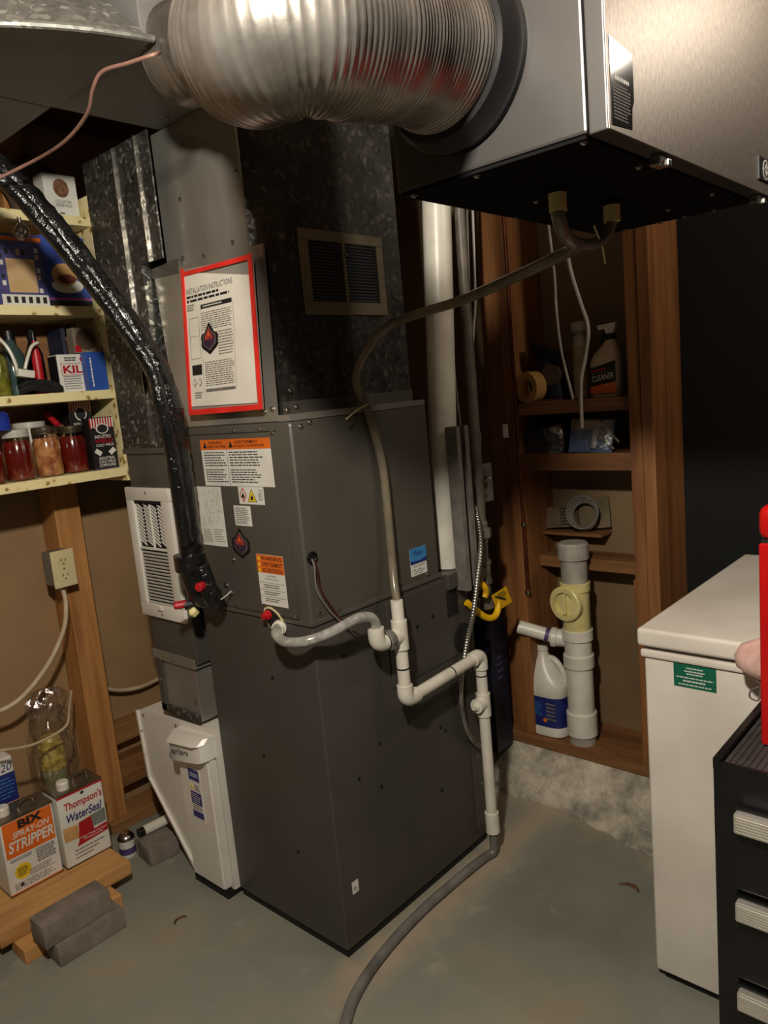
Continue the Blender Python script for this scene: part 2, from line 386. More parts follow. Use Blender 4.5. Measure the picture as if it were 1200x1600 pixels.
# framing of the back wall alcove
for y0, y1, x0 in ((1.388, 1.426, 2.2), (1.44, 1.53, 2.25), (0.952, 0.99, 2.2), (0.912, 0.950, 2.197)):
    obj('stud', wbox(x0, WX, y0, y1, 0.18, 2.42, 0.003), wood_shaded, wall_back)
obj('bottom_plate', wbox(2.195, WX, 0.905, 1.62, 0.142, 0.18, 0.003), wood_y, wall_back)
obj('shelf_board', wbox(2.205, WX, 0.99, 1.388, 1.325, 1.365, 0.003), wood_y, wall_back)
obj('shelf_board', wbox(2.205, WX, 0.99, 1.388, 1.14, 1.195, 0.003), wood_y, wall_back)
obj('shelf_board', wbox(2.30, WX, 0.99, 1.388, 0.785, 0.825, 0.003), wood_y, wall_back)
obj('ledge', wbox(2.335, WX, 1.165, 1.388, 0.893, 0.903, 0.001), wood_y, wall_back)
obj('cleat', wbox(2.24, WX, 0.99, 1.015, 0.67, 0.785, 0.002), wood_shaded, wall_back)
# sloping concrete curb
bm = new()
n = 60
rows = []
for i in range(n+1):
    y = 0.2 + (2.5-0.2)*i/n
    def j(s): return random.uniform(-s, s)
    rows.append([bm.verts.new(p) for p in ((2.03+0.05*math.sin(y*6.1)+j(0.008), y, -0.005), (2.09+0.02*math.sin(y*9)+j(0.006), y, 0.045+j(0.004)), (2.15+j(0.006), y, 0.10+j(0.004)), (2.19, y, 0.140), (WX, y, 0.141), (WX, y, -0.01))])
for a, b in zip(rows, rows[1:]):
    for k in range(5): bm.faces.new((a[k], a[k+1], b[k+1], b[k]))
bmesh.ops.recalc_face_normals(bm, faces=bm.faces)
cu = struct(obj('concrete_curb', bm, make_curb(), smooth='all'))

# ------------------------------------------------------------------ furnace (lower cabinet)
FXX, FYY = 1.167, 1.343
t = thing('furnace', 'tall dark grey steel furnace cabinet standing on the floor', 'furnace', (1.49, 1.57, 0))
obj('cabinet', wbox(FXX, 1.82, FYY, 1.80, 0.022, 0.903, 0.008, seg=3), furnace_lower, t, smooth=True)
obj('base_rail', wbox(FXX+0.006, 1.814, FYY+0.006, 1.794, 0.0, 0.024), black_matte, t)
F = FY(FYY, 0, 0)
obj('side_panel', fbox(new(), F, 1.43, 1.745, 0.648, 0.893, 0, 0.004, 0.003, 1), furnace_lower, t)
obj('corner_flange', fbox(new(), F, 1.755, 1.815, 0.06, 0.64, 0, 0.003, 0.002, 1), furnace_lower, t)
decal('wire_opening', F, 1.69, 1.742, 0.775, 0.852, black_matte, t, c=0.004)
obj('flue_knockout', lathe(new(), (1.755, FYY, 0.695), YN, [(0.045, 0), (0.045, 0.006), (0.038, 0.008)], 28), black_matte, t)
obj('mounting_bracket', wbox(1.69, 1.82, 1.325, FYY, 0.86, 0.905, 0.003), furnace_lower, t)
q = decal('serial_sticker', F, 1.205, 1.228, 0.165, 0.198, label_white, t, label='small white sticker')
fineprint(FY(FYY, 1.209, 0.172), 0, 0.014, 0, 0.012, 3, ink_grey, q)
from_px = [(1.26, 0.80), (1.36, 0.52), (1.48, 0.53), (1.27, 0.46), (1.35, 0.40), (1.62, 0.46), (1.64, 0.44), (1.60, 0.27), (1.55, 0.79), (1.62, 0.80)]
for x, z in from_px: plug((x, FYY if z < 0.64 or x < 1.43 else FYY-0.004, z), YN, t)
for y, z in ((1.52, 0.74), (1.60, 0.50), (1.50, 0.25)): plug((FXX, y, z), XN, t)
for x, z in ((1.78, 0.30), (1.78, 0.45), (1.79, 0.20)): screw((x, FYY-0.003, z), YN, t)
# ------------------------------------------------------------------ coil cabinet (upper)
t = thing('coil_cabinet', 'grey steel coil cabinet with warning labels on top of the furnace', 'cabinet', (1.42, 1.57, 0.903))
obj('body', wbox(FXX, 1.675, FYY, 1.80, 0.905, 1.40, 0.012, seg=3), furnace_grey, t, smooth=True)
obj('seam_flange', wbox(FXX-0.004, 1.679, FYY-0.004, 1.804, 0.903, 0.915, 0.002), furnace_grey, t)
obj('front_door', fbox(new(), FX(FXX, 1.79, 0.918), 0, 0.405, 0, 0.462, 0, 0.004, 0.006, 3), furnace_grey, t, smooth=True)
FL = FX(FXX-0.004, 0, 0)     # a = -Y
def LX(y, z): return FX(FXX-0.004, y, z)
for y, z in ((1.55, 1.385), (1.45, 1.385), (1.405, 1.375), (1.62, 1.05), (1.39, 0.925)): screw((FXX-0.004, y, z), XN, t)
for x, z in ((1.20, 1.385), (1.23, 1.392), (1.195, 0.93), (1.26, 0.92), (1.62, 0.925), (1.50, 0.93)): screw((x, FYY, z), YN, t)
# warning label, two languages
L = LX(1.700, 1.245); q = decal('warning_label', L, 0, 0.284, 0, 0.118, label_white, t, label='white label with orange two-language fire warning header', bev=0)
decal('header', L, 0, 0.284, 0.094, 0.120, orange, q, c=0.0004, t=0.0008)
for a, s1, s2, wd in ((0.012, 'WARNING', 'RISK OF FIRE', 0.075), (0.122, 'AVERTISSEMENT', "RISQUE D'INCENDIE", 0.12)):
    poly('warning_triangle', L, [(a, 0.099), (a+0.016, 0.099), (a+0.008, 0.115)], ink, q, c=0.0012)
    text(L, s1, a+0.022, a+0.022+wd*0.8, 0.1085, 0.1155, ink, q, c=0.0016, bold=0.01)
    text(L, s2, a+0.020, a+0.020+wd, 0.0985, 0.1055, ink, q, c=0.0016, bold=0.01)
fineprint(L, 0.010, 0.105, 0.050, 0.090, 6, ink, q, fill=0.42); fineprint(L, 0.010, 0.105, 0.008, 0.045, 6, ink, q, fill=0.42)
fineprint(L, 0.118, 0.255, 0.050, 0.090, 6, ink, q, fill=0.42); fineprint(L, 0.118, 0.240, 0.008, 0.045, 6, ink, q, fill=0.42)
decal('divider', L, 0.110, 0.1112, 0, 0.118, ink_grey, q, c=0.001, t=0.0006)
# refrigerant hazard label
L = LX(1.562, 1.200); q = decal('hazard_label', L, 0, 0.100, 0, 0.044, label_white, t, label='small label with red diamond and yellow triangle')
poly('hazard_diamond', L, [(0.004, 0.023), (0.018, 0.004), (0.032, 0.023), (0.018, 0.042)], red_l, q, c=0.0006, t=0.0006)
poly('hazard_diamond_field', L, [(0.0075, 0.023), (0.018, 0.009), (0.0285, 0.023), (0.018, 0.037)], label_white, q, c=0.0010, t=0.0006)
poly('flame_symbol', L, [(0.013, 0.016), (0.023, 0.016), (0.0235, 0.022), (0.019, 0.031), (0.017, 0.024), (0.013, 0.024)], ink, q, c=0.0014, t=0.0006)
poly('hazard_triangle', L, [(0.035, 0.006), (0.071, 0.006), (0.053, 0.040)], ink, q, c=0.0006, t=0.0006)
poly('hazard_triangle_field', L, [(0.038, 0.0075), (0.068, 0.0075), (0.053, 0.0365)], yellow, q, c=0.0010, t=0.0006)
poly('flame_symbol', L, [(0.048, 0.011), (0.058, 0.011), (0.0585, 0.017), (0.054, 0.026), (0.052, 0.019), (0.048, 0.019)], ink, q, c=0.0014, t=0.0006)
poly('pictogram', L, [(0.078, 0.012), (0.094, 0.012), (0.095, 0.036), (0.082, 0.038)], ink_grey, q, c=0.0006, t=0.0004)
poly('pictogram_page', L, [(0.080, 0.014), (0.0925, 0.014), (0.0935, 0.034), (0.083, 0.036)], label_white, q, c=0.0010, t=0.0004)
fineprint(L, 0.081, 0.092, 0.016, 0.031, 4, ink_grey, q, c=0.0016)
# wiring diagram sheet
L = LX(1.757, 1.082); q = decal('wiring_diagram', L, 0, 0.120, 0, 0.160, label_white, t, label='pale wiring diagram sheet')
bm = new()
for k in range(26):
    a = random.uniform(0.03, 0.112); b = random.uniform(0.05, 0.145); ln = random.uniform(0.008, 0.03)
    if random.random() < 0.5: fbox(bm, L, a, min(a+ln, 0.116), b, b+0.0007, 0.0008, 0.0011)
    else: fbox(bm, L, a, a+0.0007, b, min(b+ln, 0.155), 0.0008, 0.0011)
obj('diagram_lines', bm, ink_grey, q)
fineprint(L, 0.02, 0.06, 0.008, 0.045, 8, ink_grey, q, fill=0.4); fineprint(L, 0.068, 0.112, 0.01, 0.048, 6, ink_grey, q, fill=0.35)
L = LX(1.590, 1.143); q = decal('rating_label', L, 0, 0.068, 0, 0.052, label_white, t, label='small pale rating label')
fineprint(L, 0.005, 0.063, 0.004, 0.048, 9, ink_grey, q, fill=0.5)
def emblem(L, s, parent):
    out = [(0, 0.5), (0.18, 0.28), (0.26, 0.18), (0.40, 0.16), (0.47, 0.05), (0.44, -0.08), (0.46, -0.22), (0.34, -0.33), (0.20, -0.40), (0, -0.52)]
    full = out + [(-a, b) for a, b in out[-2:0:-1]]
    q = poly('emblem', L, [(a*s, b*s) for a, b in full], black_m, parent, c=0.0012, t=0.0015); q['label'] = 'black badge emblem with a red flame'
    poly('emblem_outline', L, [(a*s*0.76, b*s*0.76) for a, b in full], ink_grey, q, c=0.0028, t=0.0005)
    poly('emblem_field', L, [(a*s*0.70, b*s*0.70) for a, b in full], M('emblem_maroon', (66, 42, 62), (48, 30, 50), 0.4, 0, 60), q, c=0.0034, t=0.0005)
    fl = [(-0.2, -0.05), (-0.22, 0.06), (-0.12, 0.14), (-0.08, 0.22), (0, 0.34), (0.07, 0.2), (0.14, 0.12), (0.22, 0.05), (0.2, -0.05)]
    poly('emblem_flame', L, [(a*s, b*s) for a, b in fl], M('flame_red', (168, 58, 48), (112, 34, 46), 0.45, 0, 40), q, c=0.004, t=0.0005)
    fl2 = [(-0.06, 0.06), (0, 0.22), (0.06, 0.06)]
    poly('emblem_flame_tip', L, [(a*s, b*s) for a, b in fl2], orange, q, c=0.0046, t=0.0004)
    return q
emblem(LX(1.577, 1.097), 0.078, t)
# orange prop label
L = LX(1.521, 0.942); q = decal('chemical_warning_label', L, 0, 0.103, 0, 0.131, label_white, t, label='tall label with orange three-line warning header')
decal('header', L, 0, 0.103, 0.084, 0.1305, orange, q, c=0.0005)
for k, s_ in enumerate(('WARNING', 'AVERTISSEMENT', 'ADVERTENCIA')):
    b = 0.1165 - k*0.0152
    poly('warning_triangle', L, [(0.004, b), (0.015, b), (0.0095, b+0.010)], yellow, q, c=0.0013)
    text(L, s_, 0.019, 0.098, b, b+0.0105, ink, q, c=0.0016, bold=0.012)
text(L, 'CALIFORNIA', 0.032, 0.072, 0.074, 0.079, ink, q); text(L, 'PROPOSITION 65', 0.026, 0.078, 0.066, 0.071, ink, q)
for k in range(3):
    decal('divider', L, 0.003, 0.10, 0.058-k*0.018, 0.0588-k*0.018, ink_grey, q, c=0.0008, t=0.0004)
    fineprint(L, 0.018, 0.08, 0.044-k*0.018, 0.055-k*0.018, 2, ink, q, fill=0.42)
# blue dealer sticker on the side
L = FY(FYY, 1.548, 0.933); q = decal('dealer_sticker', L, 0, 0.070, 0, 0.078, label_white, t, label='blue and white dealer sticker')
decal('blue_field', L, 0, 0.070, 0.036, 0.078, sky_l, q, c=0.0005)
poly('navy_swoosh', L, [(0, 0.034), (0.07, 0.034), (0.07, 0.046), (0.035, 0.040), (0, 0.044)], blue_l, q, c=0.0012)
text(L, 'West', 0.016, 0.054, 0.056, 0.070, blue_l, q, c=0.0016, shear=0.2, bold=0.01)
text(L, 'Date Installed', 0.010, 0.060, 0.024, 0.031, ink, q, c=0.001)
bm = new(); tube(bm, smooth_path([L.pt(0.010, 0.012, 0.0012), L.pt(0.018, 0.018, 0.0012), L.pt(0.022, 0.011, 0.0012), L.pt(0.032, 0.013, 0.0012), L.pt(0.038, 0.019, 0.0012), L.pt(0.042, 0.010, 0.0012), L.pt(0.058, 0.014, 0.0012)], 5), 0.0006, 5)
obj('handwriting', bm, ink, q)
fineprint(L, 0.012, 0.055, 0.003, 0.007, 1, ink_grey, q)
# grommet, drain port
obj('wire_grommet', lathe(new(), (1.19, FYY, 1.07), YN, [(0.016, -0.002), (0.016, 0.004), (0.010, 0.006), (0.008, 0.002)], 20), black_m, t, smooth=True)
L = FX(FXX-0.004, 1.482, 0.905)
pts = [(0.042*math.cos(k*PI/12)*(1 if math.cos(k*PI/12) > 0 else 0.8), 0.030*math.sin(k*PI/12) - 0.012*math.cos(k*PI/12)) for k in range(24)]
q = poly('drain_port', L, pts, ivory, t, c=0, t=0.003)
poly('drain_port_opening', L, [(a*0.86, b*0.86) for a, b in pts], black_matte, q, c=0.003, t=0.001)
obj('drain_plug', lathe(new(), L.pt(-0.012, 0.012, 0.003), XN, [(0.013, 0), (0.013, 0.010), (0.009, 0.012), (0.009, 0.020)], 8), red_l, q)

# drain tube from the coil
t2 = thing('coil_drain_tube', 'clear braided drain tube curving from the coil cabinet to the elbow', 'tube', (1.14, 1.45, 0.87))
obj('tube', tube(new(), smooth_path([(1.150, 1.452, 0.892), (1.12, 1.425, 0.888), (1.10, 1.37, 0.884), (1.115, 1.315, 0.888), (1.17, 1.282, 0.898), (1.245, 1.268, 0.912), (1.292, 1.268, 0.903), (1.311, 1.270, 0.882), (1.315, 1.273, 0.858)], 8), 0.0125, 14), tube_braid, t2, smooth=True)
obj('fitting', lathe(new(), (1.162, 1.458, 0.890), (-0.8, -0.55, -0.1), [(0.019, 0), (0.019, 0.014), (0.015, 0.016), (0.015, 0.026)], 18), white_pvc, t2, smooth=True)
# thermostat wires
for dx, c in ((0, copper), (0.012, ink_grey)):
    o = obj('thermostat_wire', tube(new(), smooth_path([(1.19, 1.345, 1.07), (1.191-dx*0.6, 1.330, 1.05), (1.200-dx, 1.334, 0.99), (1.235-dx, 1.330, 0.925), (1.28, 1.322, 0.865), (1.33, 1.325, 0.825)], 8), 0.0022, 8), c, None, loc=(1.19, 1.345, 0.82), smooth=True)
    tag(o, 'thin reddish brown wire drooping from the black grommet' if dx == 0 else 'thin grey wire drooping from the black grommet', 'wire')

# ------------------------------------------------------------------ white condensate drain assembly
DY = 1.273
t = thing('condensate_drain', 'white plastic condensate drain with trap zigzagging down the furnace side', 'drain pipe', (1.745, DY, 0.09))
R, RF = 0.0165, 0.0212
def pseg(a, b, mat=white_pvc, r=R, name='pipe', p=None): return obj(name, cyl(new(), a, b, r, 20), mat, p or t, smooth=True)
pseg((1.402, DY, 0.83), (1.401, DY, 0.915))
obj('tee', cyl(cyl(new(), (1.402, DY, 0.785), (1.402, DY, 0.862), RF), (1.402, DY, 0.820), (1.362, DY, 0.822), RF), white_pvc, t, smooth=True)
pseg((1.402, DY, 0.66), (1.402, DY, 0.79))
def elbow(path, name='elbow'): return obj(name, tube(new(), smooth_path(path, 6), RF, 20), white_pvc, t, smooth=True)
elbow([(1.402, DY, 0.685), (1.402, DY, 0.660), (1.409, DY, 0.648), (1.422, DY, 0.643), (1.445, DY, 0.643)])
pseg((1.43, DY, 0.643), (1.73, DY, 0.653))
elbow([(1.705, DY, 0.653), (1.728, DY, 0.654), (1.740, DY, 0.648), (1.744, DY, 0.636), (1.744, DY, 0.612)])
pseg((1.744, DY, 0.13), (1.744, DY, 0.63))
obj('tee', cyl(cyl(new(), (1.744, DY, 0.465), (1.744, DY, 0.535), RF), (1.744, DY, 0.505), (1.708, DY, 0.507), RF), white_pvc, t, smooth=True)
obj('cleanout_cap', lathe(new(), (1.710, DY, 0.507), (-1, 0, 0), [(0.013, 0), (0.013, 0.008), (0.008, 0.010), (0.008, 0.018)], 8), white_pvc, t)
obj('coupling', cyl(new(), (1.744, DY, 0.085), (1.744, DY, 0.15), RF), white_pvc, t, smooth=True)
pseg((1.362, DY, 0.822), (1.325, DY, 0.824))
obj('union_nut', lathe(new(), (1.366, DY, 0.822), (-1, 0, 0), [(0.026, 0), (0.026, 0.016), (0.022, 0.018)], 12), tube_grey, t)
elbow([(1.352, DY, 0.823), (1.332, DY, 0.823), (1.319, DY, 0.829), (1.314, DY, 0.842), (1.314, DY, 0.868)])
for p, d in (((1.342, DY, 0.823), (1, 0, 0)), ((1.402, DY, 0.730), (0, 0, 1)), ((1.60, DY, 0.649), (1, 0, 0.03)), ((1.744, DY, 0.59), (0, 0, 1))):
    rr = RF if p[0] < 1.36 else R
    obj('marker_line', lathe(new(), p, d, [(rr+0.0006, 0), (rr+0.0006, 0.004)], 20), ink, t)
o = obj('drain_hose', tube(new(), smooth_path([(1.744, 1.273, 0.10), (1.744, 1.273, 0.05), (1.738, 1.275, 0.018), (1.70, 1.285, 0.014), (1.55, 1.292, 0.014), (1.40, 1.292, 0.014), (1.25, 1.278, 0.014), (1.12, 1.250, 0.014), (1.02, 1.205, 0.014), (0.90, 1.11, 0.014), (0.72, 0.93, 0.014)], 8), 0.0135, 12), tube_grey, None, loc=(1.744, 1.273, 0), smooth=True)
tag(o, 'grey vinyl drain hose running along the floor beside the furnace', 'hose')

# ------------------------------------------------------------------ ventilation unit hanging upper right
HX0, HX1, HY0, HY1, HZ = 0.97, 1.675, 0.445, 0.80, 1.75
t = thing('ventilation_unit', 'grey metal ventilation unit with stainless door hanging from the ceiling', 'ventilation unit', (1.32, 0.62, HZ))
obj('body', wbox(HX0, HX1, HY0+0.032, HY1, HZ+0.002, 2.2, 0.004), hrv_grey, t)
obj('base_pan', wbox(HX0+0.004, HX1-0.004, HY0+0.036, HY1-0.004, HZ-0.003, HZ+0.002), hrv_under, t)
dr = obj('door', wbox(HX0-0.003, HX1, HY0+0.002, HY0+0.028, HZ-0.002, 2.2, 0.002), hrv_grey, t)
obj('door_skin', wbox(HX0-0.003, HX1, HY0, HY0+0.002, HZ-0.002, 2.2, 0.0008), brushed, dr)
for y in (0.55, 0.75): obj('hanging_strap', wbox(1.2, 1.23, y, y+0.002, 2.2, 2.42), zinc, t)
F = FY(HY0, 0.974, 1.754)
q = poly('warning_plate', F, [(0, 0), (0.060, 0.004), (0.062, 0.030), (0.068, 0.04), (0.068, 0.098), (0, 0.104)], M('glossy_dark_plate', (58, 54, 52), (44, 40, 40), 0.12, 0.5, 9), t); q['label'] = 'glossy dark printed warning plate'
fineprint(F, 0.006, 0.058, 0.008, 0.052, 11, ink_grey, q, fill=0.45); fineprint(F, 0.012, 0.054, 0.055, 0.062, 1, label_white, q, fill=0.7, ragged=0.02)
for x in (1.14, 1.60):
    q = obj('latch', wbox(x, x+0.03, HY0+0.005, HY0+0.022, HZ-0.018, HZ-0.002, 0.003), zinc, t); obj('latch_loop', wbox(x+0.008, x+0.022, HY0-0.003, HY0+0.008, HZ-0.020, HZ-0.010, 0.002), zinc, q)
for x, y in ((1.22, 0.70), (1.50, 0.50), (1.18, 0.50), (1.66, 0.74), (1.66, 0.66), (1.66, 0.61), (1.66, 0.55), (0.985, 0.78), (0.985, 0.66), (0.985, 0.49), (1.30, 0.79), (1.55, 0.60)):
    screw((x, y, HZ-0.003), ZN, t, 0.004)
q = obj('duct_collar', lathe(new(), (HX0, 0.676, 1.900), XN, [(0.121, 0), (0.121, 0.010), (0.116, 0.014), (0.108, 0.04), (0.0985, 0.04), (0.0985, 0)], 56), black_m, t, smooth=True)
screw((HX0-0.012, 0.60, 1.98), XN, q)
# drain spigots with cream sleeves
for x, y in ((1.17, 0.632), (1.353, 0.625)):
    q = obj('drain_spigot', lathe(new(), (x, y, HZ-0.003), ZN, [(0.018, 0), (0.018, 0.004), (0.012, 0.005), (0.012, 0.012)], 16), hrv_under, t)
# badge
F = FY(HY0, 1.578, 1.770)
q = decal('badge', F, 0, 0.085, 0, 0.040, black_m, t, t=0.003, label='black badge with an oval arrow logo')
el = [(0.040+0.018*math.cos(k*PI/12), 0.020+0.018*math.sin(k*PI/12)) for k in range(24)]
poly('badge_oval', F, el, label_white, q, c=0.003, t=0.0005); poly('badge_field', F, [((a-0.04)*0.82+0.04, (b-0.02)*0.82+0.02) for a, b in el], black_m, q, c=0.0036, t=0.0005)
poly('badge_arrow', F, [(0.029, 0.022), (0.051, 0.022), (0.040, 0.032)], label_white, q, c=0.0042, t=0.0004)
poly('badge_arrow', F, [(0.029, 0.018), (0.051, 0.018), (0.040, 0.008)], label_white, q, c=0.0042, t=0.0004)
decal('badge_bar', F, 0.024, 0.056, 0.0193, 0.0207, label_white, q, c=0.0042, t=0.0004)

# flexible foil duct
path = smooth_path([(0.972, 0.676, 1.900), (0.90, 0.677, 1.899), (0.83, 0.680, 1.894), (0.76, 0.686, 1.887), (0.693, 0.703, 1.881), (0.672, 0.752, 1.883), (0.712, 0.825, 1.915), (0.785, 0.908, 1.965), (0.863, 1.0, 2.02), (0.94, 1.10, 2.075), (1.0, 1.23, 2.125), (1.03, 1.38, 2.165)], 24)
path = resample(path, 0.0021); N = len(path)
rib = [0.0, 0.0030, 0.0030]
def duct_r(tt):
    i = int(round(tt*(N-1))); return 0.0925 + rib[i % 3]*(0.85+0.25*math.sin(i*0.11)+0.2*math.sin(i*0.037)) + 0.0022*math.sin(i*0.083) + 0.001*math.sin(i*0.31)
o = obj('flexible_duct', tube(new(), path, 0.12, 72, rad=duct_r, cap=False), foil, None, loc=(0.75, 0.65, 1.74), smooth='all')
tag(o, 'large ribbed silver foil flexible duct bending under the ceiling', 'duct')
bm = new(); F = Frame((0.715, 0.78, 1.800), (0.75, -0.66, 0), (0, 0.1, 1))
prism(bm, F, [(-0.02, 0.03), (0.075, 0.03), (0.06, 0.005), (0.018, -0.028)], -0.0005, 0.0005)
o = obj('foil_flap', bm, M('shaded_film', (92, 90, 86), (80, 78, 74), 0.5, 0, 12), None, loc=(0.715, 0.78, 1.800)); tag(o, 'loose flap of film hanging under the foil duct', 'plastic film')  # film colour darkened in place of the duct's shadow

# ------------------------------------------------------------------ trunk duct and curved boot, top left
TB = 2.15
t = thing('trunk_duct', 'wide dull sheet metal trunk duct under the ceiling', 'duct', (1.4, 1.55, TB))
obj('trunk', wbox(0.9225, 1.95, 1.37, 1.745, TB, 2.40, 0.003), trunk_m, t)
obj('branch', wbox(0.43, 0.913, 1.746, 2.15, TB-0.001, 2.38, 0.003), trunk_m, t)
screw((1.16, 1.66, TB), ZN, t)
t = thing('duct_boot', 'bright spangled galvanised duct boot with a rolled rim', 'duct', (0.6, 1.5, TB))
arc = []
for k in range(19):
    x = 0.40 + (0.922-0.40)*k/18; d_ = 0.922-x
    arc.append((x, 1.332 + 0.2*d_ + 0.92*d_*d_))
low = [Vector((x, y, TB)) for x, y in arc]; top = [Vector((x-0.045*(0.3+0.7*i/18), min(y+0.22, 1.74), 2.36)) for i, (x, y) in enumerate(arc)]
bm = new(); hexa(bm, low + [Vector((0.922, 1.742, TB)), Vector((0.40, 1.745, TB))], top + [Vector((0.875, 1.742, 2.36)), Vector((0.38, 1.746, 2.36))])
obj('boot_body', bm, galv_bright, t)
obj('boot_underside', prism(new(), WORLD, [(x, y+0.008) for x, y in arc] + [(0.918, 1.740), (0.404, 1.740)], TB-0.0015, TB-0.0005), trunk_m, t)
obj('boot_rim', tube(new(), [p+Vector((0, -0.003, 0)) for p in low], 0.0068, 8), galv_bright, t, smooth=True)
o = obj('thermostat_cable', tube(new(), smooth_path([(0.872, 1.245, 2.085), (0.842, 1.220, 2.066), (0.821, 1.270, 2.064), (0.798, 1.320, 2.061), (0.797, 1.360, 2.043), (0.811, 1.420, 2.019), (0.820, 1.550, 2.003), (0.789, 1.700, 1.987), (0.62, 1.78, 1.90)], 8), 0.0035, 8), pink_wire, None, loc=(0.9, 1.58, 1.95), smooth=True)
tag(o, 'thin pinkish wire hanging below the trunk duct', 'wire')

# ------------------------------------------------------------------ supply plenum above the coil
t = thing('supply_plenum', 'galvanised supply plenum box rising from the coil cabinet', 'plenum', (1.43, 1.59, 1.40))
F = WORLD
bm = new(); prism(bm, F, [(1.195, 1.80), (1.195, 1.388), (1.668, 1.388), (1.668, 1.80)], 1.402, 1.80); obj('lower_box', bm, galv_dull, t)
bm = new(); prism(bm, F, [(1.195, 1.785), (1.195, 1.445), (1.255, 1.388), (1.668, 1.388), (1.668, 1.785)], 1.80, 2.148); obj('upper_box', bm, galv_dull, t)
obj('upper_front_sheet', wbox(1.190, 1.195, 1.445, 1.785, 1.80, 2.148), steel, t)
obj('front_sheet', hexa(new(), [Vector(p) for p in ((1.168, 1.385, 1.402), (1.168, 1.80, 1.402), (1.172, 1.80, 1.402), (1.172, 1.385, 1.402))], [Vector(p) for p in ((1.180, 1.383, 1.805), (1.180, 1.838, 1.812), (1.186, 1.838, 1.812), (1.186, 1.383, 1.805))]), steel, t)
obj('base_flange', wbox(1.170, 1.672, FYY+0.002, 1.797, 1.400, 1.415, 0.001), steel, t)
obj('side_flange', fbox(new(), FY(1.388, 0, 0), 1.19, 1.668, 1.415, 1.445, 0, 0.004), steel_dark, t)
obj('foil_tape', hexa(new(), [Vector((1.178, 1.842, 1.80)), Vector((1.178, 1.72, 1.795)), Vector((1.186, 1.72, 1.795)), Vector((1.186, 1.842, 1.80))], [Vector((1.178, 1.842, 1.825)), Vector((1.178, 1.715, 1.832)), Vector((1.188, 1.715, 1.832)), Vector((1.188, 1.842, 1.825))]), steel_dark, t)
for y, z in ((1.62, 1.82), (1.50, 1.83), (1.46, 1.98), (1.71, 1.83), (1.69, 1.97)): screw((1.190, y, z), XN, t)
for y, z in ((1.40, 1.43), (1.43, 1.425), (1.79, 1.415)): screw((1.168, y, z), XN, t)
for x, z in ((1.20, 1.425), (1.23, 1.43), (1.215, 1.47)): screw((x, 1.384, z), YN, t)
# air grille on the side of the plenum
GY = 1.388
t = thing('air_grille', 'old tan framed air grille on the side of the plenum', 'grille', (1.43, GY, 1.65))
F = FY(GY-0.0005, 1.292, 1.648); GW, GH = 0.300, 0.203
obj('backing', fbox(new(), F, 0.02, GW-0.02, 0.02, GH-0.02, 0, 0.001), black_matte, t)
bm = new()
for a0, a1, b0, b1 in ((0, GW, 0, 0.032), (0, GW, GH-0.026, GH), (0, 0.030, 0.032, GH-0.026), (GW-0.026, GW, 0.032, GH-0.026)): fbox(bm, F, a0, a1, b0, b1, 0, 0.006, 0.0015, 1)
obj('frame', bm, M('tan_enamel', (122, 112, 86), (100, 92, 70), 0.5, 0.1, 8), t)
slat_m = M('grille_slat', (62, 66, 74), (48, 52, 60), 0.5, 0.2, 9)
sl = shared('slat', lambda: fbox(new(), Frame((0, 0, 0), (1, 0, 0), (0, 0.6, 0.8)), 0, GW-0.056, 0, 0.006, 0, 0.001), slat_m)
for k in range(18):
    o = bpy.data.objects.new('slat', sl); C.objects.link(o); o.parent = t; o.location = F.pt(0.030, 0.034 + k*(GH-0.062)/18, 0.0035) - ROOT[t]
q = obj('centre_bar', fbox(new(), F, GW/2-0.004, GW/2+0.004, 0.032, GH-0.026, 0.002, 0.007), MATS['tan_enamel'], t)
obj('damper_tab', fbox(new(), F, GW/2-0.002, GW/2+0.010, 0.145, 0.149, 0.007, 0.012), MATS['tan_enamel'], q)

# ------------------------------------------------------------------ instruction pouch
t = thing('document_pouch', 'red-edged clear pouch of installation instructions on the shiny plenum front', 'document pouch', (1.165, 1.6, 1.43))
P0 = Vector((1.158, 1.762, 1.432)); F = Frame(P0, (0, -0.30, 0.0), (0.012, -0.045, 0.355))
PW, PH = 0.300, 0.365
F = Frame((1.150, 1.708, 1.432), (0.0, -1, 0.0), (0.026, -0.09, 1.0))
def trap(a, b): # pouch narrows to the top
    k = b/PH; return (a*(1-0.06*k), b*(1-0.055*a/PW))
def tpoly(name, pts, mat, c, par, th=0.001): return obj(name, prism(new(), F, [trap(a, b) for a, b in pts], c, c+th), mat, par)
tpoly('backing', [(0.0, 0), (PW, 0), (PW, PH), (0, PH)], M('clear_sleeve', (150, 144, 134), (130, 124, 116), 0.2, 0, 6), 0, t)
sheet = tpoly('instruction_sheet', [(0.012, 0.022), (PW-0.022, 0.018), (PW-0.018, PH-0.04), (0.010, PH-0.008)], paper, 0.0015, t, 0.002)
for nm, pts in (('edge_binding', [(0, 0), (0.012, 0), (0.012, PH), (0, PH)]), ('edge_binding', [(PW-0.013, 0), (PW, 0), (PW, PH+0.008), (PW-0.013, PH+0.008)]), ('edge_binding', [(0.012, 0), (PW-0.013, 0), (PW-0.013, 0.014), (0.012, 0.014)]), ('edge_binding', [(0.012, PH-0.018), (PW-0.013, PH-0.006), (PW-0.013, PH+0.006), (0.012, PH-0.008)])):
    tpoly(nm, pts, red_trim, 0.0036, t, 0.003)
def FT(b):  # frame following the taper at height b
    return F
text(F, 'INSTALLATION INSTRUCTIONS', 0.016, 0.205, 0.300, 0.313, ink, sheet, c=0.0038)
fineprint(F, 0.016, 0.150, 0.289, 0.296, 1, ink, sheet, c=0.0038, fill=0.8, ragged=0.02)
